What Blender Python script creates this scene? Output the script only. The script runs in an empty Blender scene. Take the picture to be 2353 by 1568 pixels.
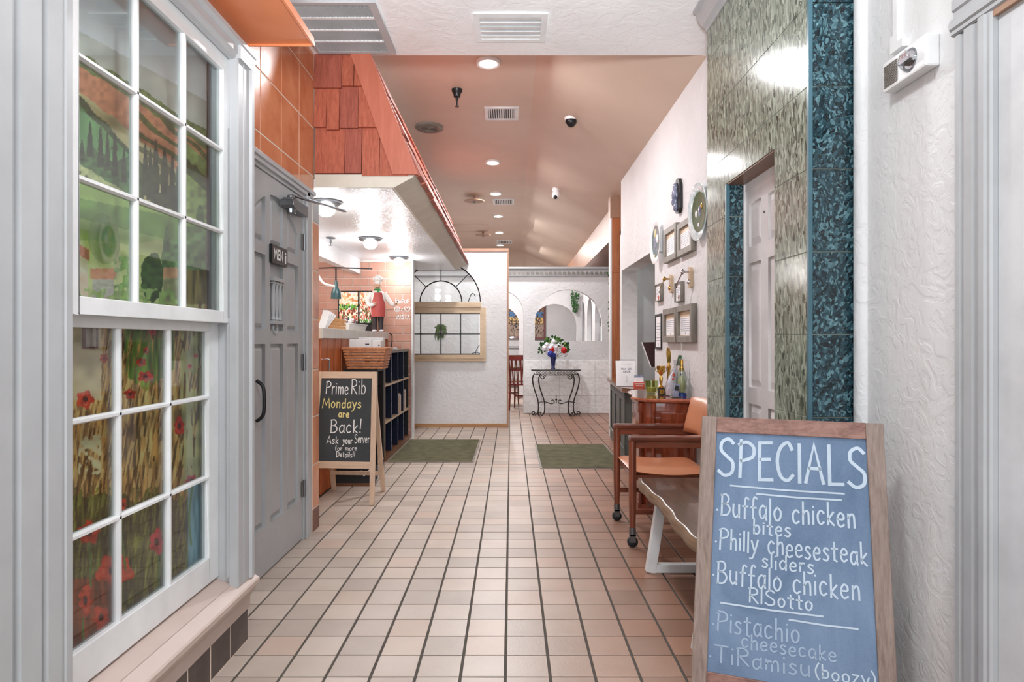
import bpy, bmesh, math, random
import numpy as np
from mathutils import Vector, Matrix, noise
random.seed(7)
PI = math.pi
R_ = math.radians
S = bpy.context.scene
COL = S.collection

# ------------------------------------------------------------ camera, world, light, exposure
F = 1480.0; CX = 1174.0; CY = 784.0; H = 1.195
cam_d = bpy.data.cameras.new('camera'); cam = bpy.data.objects.new('camera', cam_d); COL.objects.link(cam)
cam.location = (0, 0, H); cam.rotation_euler = (PI/2, 0, 0)
cam_d.sensor_width = 36; cam_d.sensor_fit = 'HORIZONTAL'; cam_d.lens = 36*F/2353
cam_d.shift_x = (1176.5-CX)/2353; cam_d.clip_start = .05
S.camera = cam
W = bpy.data.worlds.new('daylight'); S.world = W; W.use_nodes = True
W.node_tree.nodes['Background'].inputs[0].default_value = (.90, .95, 1.0, 1)
W.node_tree.nodes['Background'].inputs[1].default_value = 2.7
S.view_settings.view_transform = 'Standard'; S.view_settings.look = 'None'
S.view_settings.gamma = 1; S.view_settings.exposure = 0.7; S.view_settings.use_curve_mapping = False
S.cycles.max_bounces = 9; S.cycles.diffuse_bounces = 5; S.cycles.glossy_bounces = 4
S.cycles.transparent_max_bounces = 12; S.cycles.caustics_reflective = False; S.cycles.caustics_refractive = False
S.cycles.sample_clamp_indirect = 6; S.cycles.use_denoising = True

def area(name, loc, size, power, color=(.97, .98, 1), rot=(0, 0, 0), sy=None, parent=None, disk=False):
    l = bpy.data.lights.new(name, 'AREA'); l.energy = power; l.color = color; l.size = size
    l.shape = 'DISK' if disk else ('RECTANGLE' if sy else 'SQUARE')
    if sy: l.size_y = sy
    o = bpy.data.objects.new(name, l); COL.objects.link(o); o.location = loc; o.rotation_euler = rot
    if parent: o.parent = parent
    return o
def point(name, loc, power, r=.06, color=(.97, .98, 1)):
    l = bpy.data.lights.new(name, 'POINT'); l.energy = power; l.color = color; l.shadow_soft_size = r
    o = bpy.data.objects.new(name, l); COL.objects.link(o); o.location = loc
    return o
# unseen area lamps; lobby, kitchen and dining ones are added to brighten those parts
area('lobby_fill', (0, 1.2, 3.02), .32, 20, (.96, .98, 1))
area('lobby_fill', (0, -1.2, 3.02), .9, 22, (.96, .98, 1))
area('kitchen_fill', (-2.5, 6.0, 2.58), .8, 26, (1, .95, .9))
area('dining_fill', (-1.6, 9.8, 2.9), .5, 4, (1, .97, .95))
area('dining_fill', (.5, 12.2, 3.4), 1.2, 34, (1, .98, .96))
area('dining_fill', (.3, 14.8, 3.3), 1.0, 40, (1, .98, .96))
area('alcove_lamp', (2.3, 6.2, 2.5), .7, 10, (1, .95, .9))
area('side_lamp', (2.4, 9.6, 2.5), .8, 4, (1, .95, .9))

fl_d = bpy.data.lights.new('ceiling_fill_spot', 'SPOT'); fl_d.energy = 520; fl_d.spot_size = R_(62); fl_d.spot_blend = 1; fl_d.shadow_soft_size = .15; fl_d.color = (.94, .97, 1)
fl_o = bpy.data.objects.new('ceiling_fill_spot', fl_d); COL.objects.link(fl_o); fl_o.location = (0, -.1, 1.5)   # added fill at the camera, aimed up to brighten the ceiling
fl_o.rotation_euler = Vector((0, 3.3, 1.55)).to_track_quat('-Z', 'Y').to_euler()
point('lobby_low_fill', (-.1, -.5, 1.9), 7, .25, (1, .98, .96))  # added unseen fill behind the camera, brightens the near ceiling
point('lobby_low_fill', (.1, -1.8, 1.9), 14, .25, (1, .98, .96))

# ------------------------------------------------------------ colour / material helpers
def lin(c):
    out = []
    for v in c[:3]:
        v = v/255.0
        out.append(v/12.92 if v <= .04045 else ((v+.055)/1.055)**2.4)
    return (*out, 1)
MATS = {}
def new_mat(name):
    m = bpy.data.materials.new(name); m.use_nodes = True
    nt = m.node_tree; b = nt.nodes['Principled BSDF']
    return m, nt, b
def N(nt, t, **kw):
    n = nt.nodes.new(t)
    for k, v in kw.items(): setattr(n, k, v)
    return n
def ramp(nt, stops, fac, interp='LINEAR'):
    r = N(nt, 'ShaderNodeValToRGB'); cr = r.color_ramp; cr.interpolation = interp
    while len(cr.elements) < len(stops): cr.elements.new(.5)
    for e, (p, c) in zip(cr.elements, stops): e.position = p; e.color = lin(c)
    nt.links.new(fac, r.inputs[0]); return r.outputs[0]
def coords(nt, stretch=(1, 1, 1), rot=(0, 0, 0), world=True):
    if world: src = N(nt, 'ShaderNodeNewGeometry').outputs['Position']
    else: src = N(nt, 'ShaderNodeTexCoord').outputs['Object']
    mp = N(nt, 'ShaderNodeMapping'); mp.inputs['Scale'].default_value = stretch; mp.inputs['Rotation'].default_value = rot
    nt.links.new(src, mp.inputs[0]); return mp.outputs[0]
def noise_n(nt, vec, scale, detail=4, rough=.55, dist=0):
    n = N(nt, 'ShaderNodeTexNoise'); n.inputs['Scale'].default_value = scale; n.inputs['Detail'].default_value = detail
    n.inputs['Roughness'].default_value = rough; n.inputs['Distortion'].default_value = dist
    nt.links.new(vec, n.inputs['Vector']); return n.outputs['Fac']
def add_bump(nt, b, h, strength, dist=.01):
    bp = N(nt, 'ShaderNodeBump'); bp.inputs['Strength'].default_value = strength; bp.inputs['Distance'].default_value = dist
    nt.links.new(h, bp.inputs['Height']); nt.links.new(bp.outputs[0], b.inputs['Normal'])
def mat(name, c, rough=.5, metal=0, c2=None, scale=6, stretch=(1, 1, 1), bump=0, bscale=40, bdist=.004, spec=.5, coat=0, emit=None, es=0, world=True):
    if name in MATS: return MATS[name]
    m, nt, b = new_mat(name)
    b.inputs['Base Color'].default_value = lin(c); b.inputs['Roughness'].default_value = rough
    b.inputs['Metallic'].default_value = metal; b.inputs['Specular IOR Level'].default_value = spec
    b.inputs['Coat Weight'].default_value = coat
    v = coords(nt, stretch, world=world)
    if c2 is None: c2 = tuple(x*.93 for x in c)
    f = noise_n(nt, v, scale, 5)
    nt.links.new(ramp(nt, [(.32, c2), (.68, c)], f), b.inputs['Base Color'])
    if bump: add_bump(nt, b, noise_n(nt, coords(nt, stretch, world=world), bscale, 4), bump, bdist)
    if emit is not None:
        b.inputs['Emission Color'].default_value = lin(emit); b.inputs['Emission Strength'].default_value = es
    MATS[name] = m; return m
def wood(name, c, c2, axis='z', rough=.4, scale=9, coat=0, bump=.15):
    st = {'x': (.09, 1, 1), 'y': (1, .09, 1), 'z': (1, 1, .09)}[axis]
    if name in MATS: return MATS[name]
    m, nt, b = new_mat(name)
    v = coords(nt, st)
    f1 = noise_n(nt, v, scale*2.2, 6, .6, 1.2); f2 = noise_n(nt, v, scale*11, 3, .6)
    mx = N(nt, 'ShaderNodeMath', operation='MULTIPLY_ADD'); mx.inputs[1].default_value = .35
    nt.links.new(f2, mx.inputs[0])
    m2 = N(nt, 'ShaderNodeMath', operation='MULTIPLY'); m2.inputs[1].default_value = .65
    nt.links.new(f1, m2.inputs[0]); nt.links.new(m2.outputs[0], mx.inputs[2])
    nt.links.new(ramp(nt, [(.36, c2), (.6, c)], mx.outputs[0]), b.inputs['Base Color'])
    b.inputs['Roughness'].default_value = rough; b.inputs['Coat Weight'].default_value = coat
    add_bump(nt, b, mx.outputs[0], bump, .003)
    MATS[name] = m; return m
def stucco(name, c, c2=None, strength=.5, scale=7, rough=.6, dist=.02):
    m, nt, b = new_mat(name)
    v = coords(nt)
    nt.links.new(ramp(nt, [(.3, c2 or tuple(x*.96 for x in c)), (.7, c)], noise_n(nt, v, 2.5, 3)), b.inputs['Base Color'])
    b.inputs['Roughness'].default_value = rough
    n1 = noise_n(nt, v, scale, 6, .5, 1.6)
    r = N(nt, 'ShaderNodeValToRGB'); r.color_ramp.elements[0].position = .42; r.color_ramp.elements[1].position = .56
    nt.links.new(n1, r.inputs[0]); add_bump(nt, b, r.outputs[0], strength, dist)
    MATS[name] = m; return m
def glass(name, tint=(255, 255, 255), spec_rough=.02, ior=1.45, refl=1.0):
    m, nt, b = new_mat(name); nt.nodes.remove(b)
    t = N(nt, 'ShaderNodeBsdfTransparent'); t.inputs[0].default_value = lin(tint)
    g = N(nt, 'ShaderNodeBsdfGlossy'); g.inputs['Roughness'].default_value = spec_rough
    fr = N(nt, 'ShaderNodeLayerWeight'); fr.inputs[0].default_value = .5
    pw = N(nt, 'ShaderNodeMath', operation='POWER'); pw.inputs[1].default_value = 5; nt.links.new(fr.outputs['Facing'], pw.inputs[0])
    f0 = ((ior-1)/(ior+1))**2*refl
    ml = N(nt, 'ShaderNodeMath', operation='MULTIPLY_ADD'); ml.inputs[1].default_value = 1-f0; ml.inputs[2].default_value = f0; nt.links.new(pw.outputs[0], ml.inputs[0])
    mx = N(nt, 'ShaderNodeMixShader'); nt.links.new(ml.outputs[0], mx.inputs[0])
    nt.links.new(t.outputs[0], mx.inputs[1]); nt.links.new(g.outputs[0], mx.inputs[2])
    nt.links.new(mx.outputs[0], nt.nodes['Material Output'].inputs[0]); MATS[name] = m; return m
def paint_mat(name, rough=.6, coat=0):
    m, nt, b = new_mat(name)
    a = N(nt, 'ShaderNodeAttribute'); a.attribute_name = 'Col'
    nt.links.new(a.outputs['Color'], b.inputs['Base Color']); b.inputs['Roughness'].default_value = rough
    b.inputs['Coat Weight'].default_value = coat
    MATS[name] = m; return m
def stone(name, cols, flake, scale, stretch, rough=.12, rim=None):
    m, nt, b = new_mat(name)
    v = coords(nt, stretch)
    ds = noise_n(nt, v, 9, 3)
    vm = N(nt, 'ShaderNodeVectorMath', operation='SCALE'); vm.inputs['Scale'].default_value = .12
    cmb = N(nt, 'ShaderNodeCombineXYZ')
    for i in range(3): nt.links.new(ds, cmb.inputs[i])
    nt.links.new(cmb.outputs[0], vm.inputs[0])
    va = N(nt, 'ShaderNodeVectorMath', operation='ADD'); nt.links.new(v, va.inputs[0]); nt.links.new(vm.outputs[0], va.inputs[1])
    def vor(s):
        n = N(nt, 'ShaderNodeTexVoronoi'); n.inputs['Scale'].default_value = s; nt.links.new(va.outputs[0], n.inputs['Vector']); return n
    big, small = vor(scale*.42), vor(scale*1.5)
    def cell(n):
        sp = N(nt, 'ShaderNodeSeparateColor'); nt.links.new(n.outputs['Color'], sp.inputs[0]); return sp.outputs[0]
    base = ramp(nt, cols, cell(small))
    bigc = ramp(nt, cols[::-1] and [(p, c) for (p, _), (_, c) in zip(cols, cols[::-1])], cell(big))
    mk = N(nt, 'ShaderNodeMath', operation='LESS_THAN'); mk.inputs[1].default_value = .33
    nt.links.new(big.outputs['Distance'], mk.inputs[0])
    gt = N(nt, 'ShaderNodeMath', operation='GREATER_THAN'); gt.inputs[1].default_value = .72; nt.links.new(cell(big), gt.inputs[0])
    mm = N(nt, 'ShaderNodeMath', operation='MULTIPLY'); nt.links.new(mk.outputs[0], mm.inputs[0]); nt.links.new(gt.outputs[0], mm.inputs[1])
    mx = N(nt, 'ShaderNodeMix', data_type='RGBA'); nt.links.new(mm.outputs[0], mx.inputs['Factor'])
    nt.links.new(base, mx.inputs['A']); nt.links.new(bigc, mx.inputs['B'])
    fl = noise_n(nt, va.outputs[0], scale*2.0, 6, .75, .6)
    r = N(nt, 'ShaderNodeValToRGB'); r.color_ramp.elements[0].position = .60; r.color_ramp.elements[1].position = .70
    nt.links.new(fl, r.inputs[0])
    m2 = N(nt, 'ShaderNodeMix', data_type='RGBA'); nt.links.new(r.outputs[0], m2.inputs['Factor'])
    nt.links.new(mx.outputs['Result'], m2.inputs['A']); m2.inputs['B'].default_value = lin(flake)
    nt.links.new(m2.outputs['Result'], b.inputs['Base Color']); b.inputs['Roughness'].default_value = rough
    add_bump(nt, b, fl, .05, .003)
    MATS[name] = m; return m

# ------------------------------------------------------------ mesh helpers
AO = {}
def prop(o, label=None, cat=None, group=None, kind=None):
    if label: o['label'] = label
    if cat: o['category'] = cat
    if group: o['group'] = group
    if kind: o['kind'] = kind
    return o
class MB:
    def __init__(s): s.bm = bmesh.new()
    def box(s, x0, x1, y0, y1, z0, z1, M=None):
        vs = [s.bm.verts.new((x, y, z)) for x in (x0, x1) for y in (y0, y1) for z in (z0, z1)]
        for f in ((0, 1, 3, 2), (4, 6, 7, 5), (0, 4, 5, 1), (2, 3, 7, 6), (0, 2, 6, 4), (1, 5, 7, 3)):
            s.bm.faces.new([vs[i] for i in f])
        if M is not None:
            for v in vs: v.co = M @ v.co
        return s
    def prism(s, pts, a, b, axis='y'):
        """extrude a closed outline between a and b along axis; outline coords are the two other axes in order"""
        def P(u, v, w):
            return {'x': (w, u, v), 'y': (u, w, v), 'z': (u, v, w)}[axis]
        A = [s.bm.verts.new(P(u, v, a)) for u, v in pts]; B = [s.bm.verts.new(P(u, v, b)) for u, v in pts]
        n = len(pts)
        for i in range(n): s.bm.faces.new((A[i], A[(i+1) % n], B[(i+1) % n], B[i]))
        s.bm.faces.new(A); s.bm.faces.new(B[::-1]); return s
    def loft(s, rings, closed=True, cap=True):
        R = [[s.bm.verts.new(p) for p in r] for r in rings]; n = len(R[0])
        for a, b in zip(R, R[1:]):
            for i in range(n if closed else n-1): s.bm.faces.new((a[i], a[(i+1) % n], b[(i+1) % n], b[i]))
        if cap and closed: s.bm.faces.new(R[0][::-1]); s.bm.faces.new(R[-1])
        return s
    def tube(s, path, r, n=8, rr=None):
        path = [Vector(p) for p in path]; rings = []; up = None
        for i, p in enumerate(path):
            d = (path[min(i+1, len(path)-1)]-path[max(i-1, 0)]).normalized()
            if up is None:
                up = Vector((0, 0, 1)) if abs(d.z) < .9 else Vector((1, 0, 0))
            sx = d.cross(up).normalized(); up = sx.cross(d).normalized()
            q = rr[i] if rr else r
            rings.append([p+q*(math.cos(2*PI*k/n)*sx+math.sin(2*PI*k/n)*up) for k in range(n)])
        return s.loft(rings)
    def bar(s, p0, p1, w, h, up=(0, 0, 1)):
        p0, p1 = Vector(p0), Vector(p1); d = (p1-p0).normalized(); up = Vector(up)
        sx = d.cross(up).normalized(); uz = sx.cross(d).normalized()
        return s.loft([[p+a*w/2*sx+b*h/2*uz for a, b in ((-1, -1), (1, -1), (1, 1), (-1, 1))] for p in (p0, p1)])
    def lathe(s, prof, c=(0, 0, 0), n=20, axis='z', sx=1, sy=1, hollow=False):
        rings = []
        for r, h in prof:
            ring = []
            for k in range(n):
                a = 2*PI*k/n; u, v = max(r, 1e-4)*math.cos(a)*sx, max(r, 1e-4)*math.sin(a)*sy
                q = {'z': (u, v, h), 'x': (h, u, v), 'y': (u, h, v)}[axis]
                ring.append((c[0]+q[0], c[1]+q[1], c[2]+q[2]))
            rings.append(ring)
        if hollow: return s.loft(rings+[rings[0]], cap=False)
        return s.loft(rings)
    def ball(s, c, r, n=10, m=7, sc=(1, 1, 1), jit=0):
        rings = []
        for j in range(m+1):
            t = PI*j/m; ring = []
            for k in range(n):
                a = 2*PI*k/n; q = 1+(random.uniform(-jit, jit) if jit else 0)
                ring.append((c[0]+r*sc[0]*max(math.sin(t), .02)*math.cos(a)*q, c[1]+r*sc[1]*max(math.sin(t), .02)*math.sin(a)*q, c[2]-r*sc[2]*math.cos(t)))
            rings.append(ring)
        return s.loft(rings)
    def quad(s, *p):
        s.bm.faces.new([s.bm.verts.new(q) for q in p]); return s
    def leaf(s, base, tip, w, nrm=(0, 0, 1)):
        b, t = Vector(base), Vector(tip); d = t-b; sd = d.cross(Vector(nrm)).normalized()*w/2; m = b+d*.45+Vector(nrm)*w*.12
        vs = [s.bm.verts.new(q) for q in (b, m-sd, t, m+sd)]
        mv = s.bm.verts.new(m-Vector(nrm)*w*.18)
        for a, c in ((0, 1), (1, 2), (2, 3), (3, 0)): s.bm.faces.new((vs[a], vs[c], mv))
        return s
    def curve_slab(s, outer, holes, w0, w1, axis='y'):
        """filled outline with holes, extruded from w0 to w1 along axis (outline in the two other axes)"""
        cu = bpy.data.curves.new('tmp', 'CURVE'); cu.dimensions = '2D'; cu.fill_mode = 'BOTH'; cu.extrude = abs(w1-w0)/2
        for pl in [outer]+list(holes):
            sp = cu.splines.new('POLY'); sp.points.add(len(pl)-1)
            for p, q in zip(sp.points, pl): p.co = (q[0], q[1], 0, 1)
            sp.use_cyclic_u = True
        ob = bpy.data.objects.new('tmp', cu); COL.objects.link(ob)
        dg = bpy.context.evaluated_depsgraph_get(); me = bpy.data.meshes.new_from_object(ob.evaluated_get(dg))
        mid = (w0+w1)/2
        for v in me.vertices:
            u, q, w = v.co
            v.co = {'x': (mid+w, u, q), 'y': (u, mid+w, q), 'z': (u, q, mid+w)}[axis]
        s.bm.from_mesh(me); bpy.data.objects.remove(ob); bpy.data.curves.remove(cu); bpy.data.meshes.remove(me); return s
    def move(s, M):
        for v in s.bm.verts: v.co = M @ v.co
        return s
    def build(s, name, m, parent=None, smooth=False, bevel=0, label=None, cat=None, group=None, kind=None, keep=False):
        bmesh.ops.remove_doubles(s.bm, verts=s.bm.verts, dist=1e-6) if bevel else None
        if bevel:
            es = [e for e in s.bm.edges if len(e.link_faces) == 2 and e.calc_face_angle(0) > .6]
            bmesh.ops.bevel(s.bm, geom=es, offset=bevel, segments=1 if bevel < .003 else 2, affect='EDGES', profile=.6)
        bmesh.ops.recalc_face_normals(s.bm, faces=s.bm.faces)
        vs = [v.co for v in s.bm.verts]
        lo = Vector((min(v.x for v in vs), min(v.y for v in vs), min(v.z for v in vs)))
        hi = Vector((max(v.x for v in vs), max(v.y for v in vs), max(v.z for v in vs)))
        c = Vector(((lo.x+hi.x)/2, (lo.y+hi.y)/2, lo.z))
        for v in s.bm.verts: v.co -= c
        me = bpy.data.meshes.new(name)
        if smooth:
            for f in s.bm.faces: f.smooth = True
            for e in s.bm.edges:
                if len(e.link_faces) == 2 and e.calc_face_angle(0) > .75: e.smooth = False
        s.bm.to_mesh(me); s.bm.free()
        o = bpy.data.objects.new(name, me); COL.objects.link(o)
        if isinstance(m, str): m = MATS[m]
        me.materials.append(m)
        AO[o.name] = c
        if parent: o.parent = parent; o.location = c-AO[parent.name]
        else: o.location = c
        prop(o, label, cat, group, kind); return o
def thing(name, label, cat, loc=(0, 0, 0), rz=0, group=None, local=False):
    o = bpy.data.objects.new(name, None); COL.objects.link(o); o.location = loc; o.rotation_euler = (0, 0, rz)
    o.empty_display_size = .1
    AO[o.name] = Vector((0, 0, 0)) if local else Vector(loc)
    return prop(o, label, cat, group)
def clone(o, parent=None, name=None):
    c = o.copy(); COL.objects.link(c)
    if parent: c.parent = parent
    AO[c.name] = AO.get(o.name, Vector())
    for ch in list(o.children): clone(ch, c)
    return c
def piece(o, parent, co, m=None):
    """another piece sharing o's mesh, its origin placed at co (authored space)"""
    c = o.copy(); COL.objects.link(c); c.parent = parent; AO[c.name] = Vector(co); c.location = Vector(co)-AO[parent.name]
    if m is not None:
        c.data = c.data.copy(); c.data.materials[0] = m
    return c
def R(d): return math.radians(d)
def arc(cx, cy, r, a0, a1, n=16, ry=None):
    return [(cx+r*math.cos(R(a0+(a1-a0)*i/n)), cy+(ry or r)*math.sin(R(a0+(a1-a0)*i/n))) for i in range(n+1)]
def arch(x0, x1, z0, zt, n=18):
    """outline of an arched opening"""
    r = (x1-x0)/2; zs = zt-r
    return [(x0, z0), (x1, z0)]+arc((x0+x1)/2, zs, r, 0, 180, n)
def rect(x0, x1, z0, z1): return [(x0, z0), (x1, z0), (x1, z1), (x0, z1)]
def smooth_path(pts, k=5):
    P = [Vector(p) for p in pts]; out = []
    for i in range(len(P)-1):
        a, b, c, d = P[max(i-1, 0)], P[i], P[i+1], P[min(i+2, len(P)-1)]
        for j in range(k):
            t = j/k; out.append(.5*((2*b)+(c-a)*t+(2*a-5*b+4*c-d)*t*t+(3*b-a-3*c+d)*t**3))
    out.append(P[-1]); return out
def painted(name, m, parent, u0, u1, v0, v1, nu, nv, place, fn, **kw):
    """a flat picture: fine grid, each vertex coloured by fn(U, V) -> rgb arrays 0..255"""
    us = np.linspace(u0, u1, nu); vs = np.linspace(v0, v1, nv); U, V = np.meshgrid(us, vs)
    rgb = np.clip(fn(U, V), 0, 255)/255.0
    l = np.where(rgb <= .04045, rgb/12.92, ((rgb+.055)/1.055)**2.4)
    pts = [place(u, v) for v in vs for u in us]
    c = Vector(place((u0+u1)/2, v0))
    pts = [(p[0]-c[0], p[1]-c[1], p[2]-c[2]) for p in pts]
    i = np.arange(nu*nv).reshape(nv, nu)
    fc = np.stack([i[:-1, :-1], i[:-1, 1:], i[1:, 1:], i[1:, :-1]], -1).reshape(-1, 4)
    me = bpy.data.meshes.new(name); me.from_pydata(pts, [], fc.tolist())
    at = me.color_attributes.new('Col', 'FLOAT_COLOR', 'POINT')
    at.data.foreach_set('color', np.concatenate([l.reshape(-1, 3), np.ones((nu*nv, 1))], 1).ravel())
    o = bpy.data.objects.new(name, me); COL.objects.link(o); me.materials.append(MATS[m])
    AO[o.name] = c
    if parent: o.parent = parent; o.location = c-AO[parent.name]
    else: o.location = c
    prop(o, **kw); return o
def vnoise(U, V, s, seed=0):
    """cheap value noise on arrays, 0..1"""
    rng = np.random.RandomState(seed); T = rng.rand(64, 64)
    x, y = U*s, V*s; xi, yi = np.floor(x).astype(int), np.floor(y).astype(int); fx, fy = x-xi, y-yi
    fx, fy = fx*fx*(3-2*fx), fy*fy*(3-2*fy)
    g = lambda a, b: T[a % 64, b % 64]
    return (g(xi, yi)*(1-fx)+g(xi+1, yi)*fx)*(1-fy)+(g(xi, yi+1)*(1-fx)+g(xi+1, yi+1)*fx)*fy

# ------------------------------------------------------------ single-stroke hand lettering
G = {
 'S': (.6, ['~.55,.88 .36,1 .12,.9 .1,.68 .32,.52 .54,.36 .52,.1 .26,0 .02,.12']),
 'P': (.55, ['.06,0 .08,1', '~.0,.92 .28,1 .54,.86 .5,.6 .08,.48']),
 'E': (.5, ['.48,1 .05,.98 .06,0 .52,.02', '.06,.52 .42,.54']),
 'C': (.6, ['~.55,.82 .4,1 .14,.85 .03,.5 .14,.12 .38,0 .58,.15']),
 'I': (.1, ['.05,1 .05,0']), 'l': (.1, ['.05,1 .05,0']),
 'A': (.6, ['0,0 .3,1 .6,0', '.12,.35 .5,.35']),
 'L': (.5, ['.05,1 .05,0 .5,.02']),
 'B': (.55, ['.06,0 .06,1', '~.0,.96 .3,1 .46,.8 .34,.58 .08,.54', '~.08,.54 .38,.52 .54,.3 .38,.04 .02,0']),
 'F': (.5, ['.06,0 .06,1 .5,1', '.06,.54 .4,.54']),
 'T': (.6, ['0,1 .6,1', '.3,1 .3,0']),
 'R': (.55, ['.06,0 .06,1', '~.0,.94 .3,1 .5,.84 .44,.6 .08,.5', '.12,.5 .55,0']),
 'M': (.75, ['0,0 .1,1 .38,.3 .64,1 .75,0']),
 'N': (.6, ['.05,0 .05,1 .55,0 .55,1']),
 'D': (.6, ['.06,0 .06,1', '~0,1 .36,.94 .56,.6 .5,.2 .06,0']),
 'K': (.5, ['.05,1 .05,0', '.5,1 .07,.45 .5,0']), 'V': (.55, ['0,1 .27,0 .55,1']), 'W': (.8, ['0,1 .2,0 .4,.8 .6,0 .8,1']),
 'U': (.55, ['~.03,1 .03,.3 .25,0 .5,.25 .52,1']), 'O': (.6, ['~.3,1 .06,.75 .06,.25 .3,0 .54,.25 .54,.75 .3,1']),
 'H': (.5, ['.05,1 .05,0', '.45,1 .45,0', '.05,.5 .45,.5']), 'Y': (.5, ['0,1 .25,.5 .5,1', '.25,.5 .25,0']),
 'G': (.6, ['~.55,.82 .4,1 .14,.85 .03,.5 .14,.12 .38,0 .56,.2', '.35,.42 .57,.42 .56,.1']),
 'a': (.42, ['~.38,.5 .2,.6 .04,.4 .06,.12 .2,0 .36,.2', '.39,.6 .38,.1 .42,0']),
 'b': (.42, ['.05,1 .05,0', '~.05,.4 .22,.58 .38,.4 .36,.12 .2,0 .05,.1']),
 'c': (.38, ['~.36,.5 .2,.6 .04,.42 .06,.12 .2,0 .36,.1']),
 'd': (.42, ['~.37,.45 .2,.6 .04,.4 .06,.12 .2,0 .37,.2', '.38,1 .38,0']),
 'e': (.4, ['~.05,.32 .34,.34 .34,.52 .18,.6 .04,.4 .06,.12 .2,0 .38,.1']),
 'f': (.32, ['~.34,.92 .22,1 .14,.85 .13,.4 .13,0', '0,.56 .3,.56']),
 'h': (.4, ['.05,1 .05,0', '~.05,.4 .2,.58 .34,.5 .36,0']),
 'i': (.1, ['.05,.58 .05,0', '.05,.8 .05,.84']),
 'k': (.36, ['.05,1 .05,0', '.34,.58 .06,.25 .36,0']),
 'm': (.62, ['.05,.6 .05,0', '~.05,.4 .17,.58 .29,.48 .3,0', '~.3,.4 .44,.58 .56,.48 .58,0']),
 'n': (.4, ['.05,.6 .05,0', '~.05,.4 .2,.58 .34,.5 .36,0']),
 'o': (.42, ['~.2,.6 .04,.42 .06,.14 .2,0 .36,.14 .38,.44 .2,.6']),
 'p': (.42, ['.05,.6 .05,-.35', '~.05,.45 .22,.6 .38,.42 .34,.12 .18,0 .05,.1']),
 'r': (.3, ['.05,.6 .05,0', '~.05,.38 .16,.56 .3,.55']),
 's': (.34, ['~.32,.52 .16,.6 .05,.46 .18,.32 .32,.18 .2,0 .02,.06']),
 't': (.34, ['.16,.9 .16,.06 .3,0', '0,.6 .34,.6']),
 'u': (.42, ['~.04,.6 .04,.2 .18,0 .36,.15', '.37,.6 .38,0']),
 'v': (.38, ['0,.6 .19,0 .38,.6']), 'w': (.5, ['0,.6 .13,0 .25,.5 .38,0 .5,.6']),
 'y': (.4, ['0,.6 .2,.06', '~.4,.6 .2,.0 .06,-.3 -.1,-.34']),
 'z': (.36, ['.02,.58 .34,.58 .02,0 .36,.02']),
 '(': (.2, ['~.2,1.05 .03,.6 .05,.2 .2,-.15']), ')': (.2, ['~0,1.05 .17,.6 .15,.2 0,-.15']),
 '!': (.14, ['.1,1.05 .06,.3', '.04,.06 .06,.0']), '.': (.1, ['.04,.32 .06,.28']), '-': (.3, ['0,.4 .3,.4']), '/': (.2, ['0,.3 .2,.7']), ' ': (.3, []),
}
def strokes(text, gap=.16):
    x = 0; out = []
    for ch in text:
        w, st = G[ch]
        for q in st:
            sm = q[0] == '~'
            pts = [tuple(map(float, t.split(','))) for t in q.lstrip('~').split()]
            if sm: pts = [(v.x, v.y) for v in smooth_path([(a, b, 0) for a, b in pts], 4)]
            out.append([(x+a, b) for a, b in pts])
        x += w+gap
    return out, x-gap
def ribbon(mb, pts, w, put):
    """continuous flat stroke with mitred joints and squared-off ends"""
    P = [Vector(p) for p in pts]; Q = [P[0]]
    for p in P[1:]:
        if (p-Q[-1]).length > 1e-5: Q.append(p)
    if len(Q) < 2: return
    n_ = len(Q); L, Rr = [], []
    for i in range(n_):
        d0 = (Q[i]-Q[i-1]).normalized() if i else (Q[1]-Q[0]).normalized()
        d1 = (Q[i+1]-Q[i]).normalized() if i < n_-1 else d0
        d = (d0+d1); d = d.normalized() if d.length > .3 else d1
        k = 1/max(.5, d.dot(d1)); nn = Vector((-d.y, d.x))*w/2*k
        e = d*(w*.3 if i == n_-1 else (-w*.3 if i == 0 else 0))
        L.append(mb.bm.verts.new(put(*(Q[i]+e+nn)))); Rr.append(mb.bm.verts.new(put(*(Q[i]+e-nn))))
    for i in range(n_-1): mb.bm.faces.new((L[i], Rr[i], Rr[i+1], L[i+1]))
def write(mb, text, u0, u1, vb, cap, w, put, tilt=0, wob=0):
    st, tw = strokes(text); sx = (u1-u0)/tw
    for s_ in st:
        j = random.uniform(-wob, wob)
        ribbon(mb, [(u0+a*sx, vb+b*cap+tilt*(a*sx)+j) for a, b in s_], w, put)
# ------------------------------------------------------------ materials
mat('white_paint', (226, 227, 228), .5, bump=.1, bscale=12)
mat('gloss_white', (232, 234, 235), .32)
mat('grey_paint', (176, 178, 180), .38, c2=(168, 170, 172), bump=.08, bscale=15)
mat('door_grey', (168, 170, 172), .4, c2=(160, 162, 164), bump=.06, bscale=20)
mat('door_white', (226, 222, 222), .35)
mat('sill_paint', (194, 175, 166), .45, c2=(184, 165, 155), scale=5)
mat('maroon', (92, 62, 58), .6)
mat('black_metal', (28, 28, 30), .35, metal=.3)
mat('iron', (62, 60, 60), .4, metal=.6)
mat('dark', (14, 14, 16), .5)
mat('chrome', (200, 200, 205), .15, metal=1)
mat('gold', (205, 165, 85), .22, metal=1)
mat('steel', (120, 122, 125), .3, metal=.8)
mat('white_plastic', (236, 236, 236), .35)
mat('paper', (244, 244, 246), .6)
mat('ink', (60, 64, 78), .6)
mat('chalk', (196, 212, 226), .9)
mat('chalk_faint', (166, 186, 208), .9)
mat('chalk_white', (240, 240, 238), .9)
mat('chalk_yellow', (238, 222, 150), .9)
mat('cream', (206, 198, 184), .5, c2=(192, 184, 170))
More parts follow.
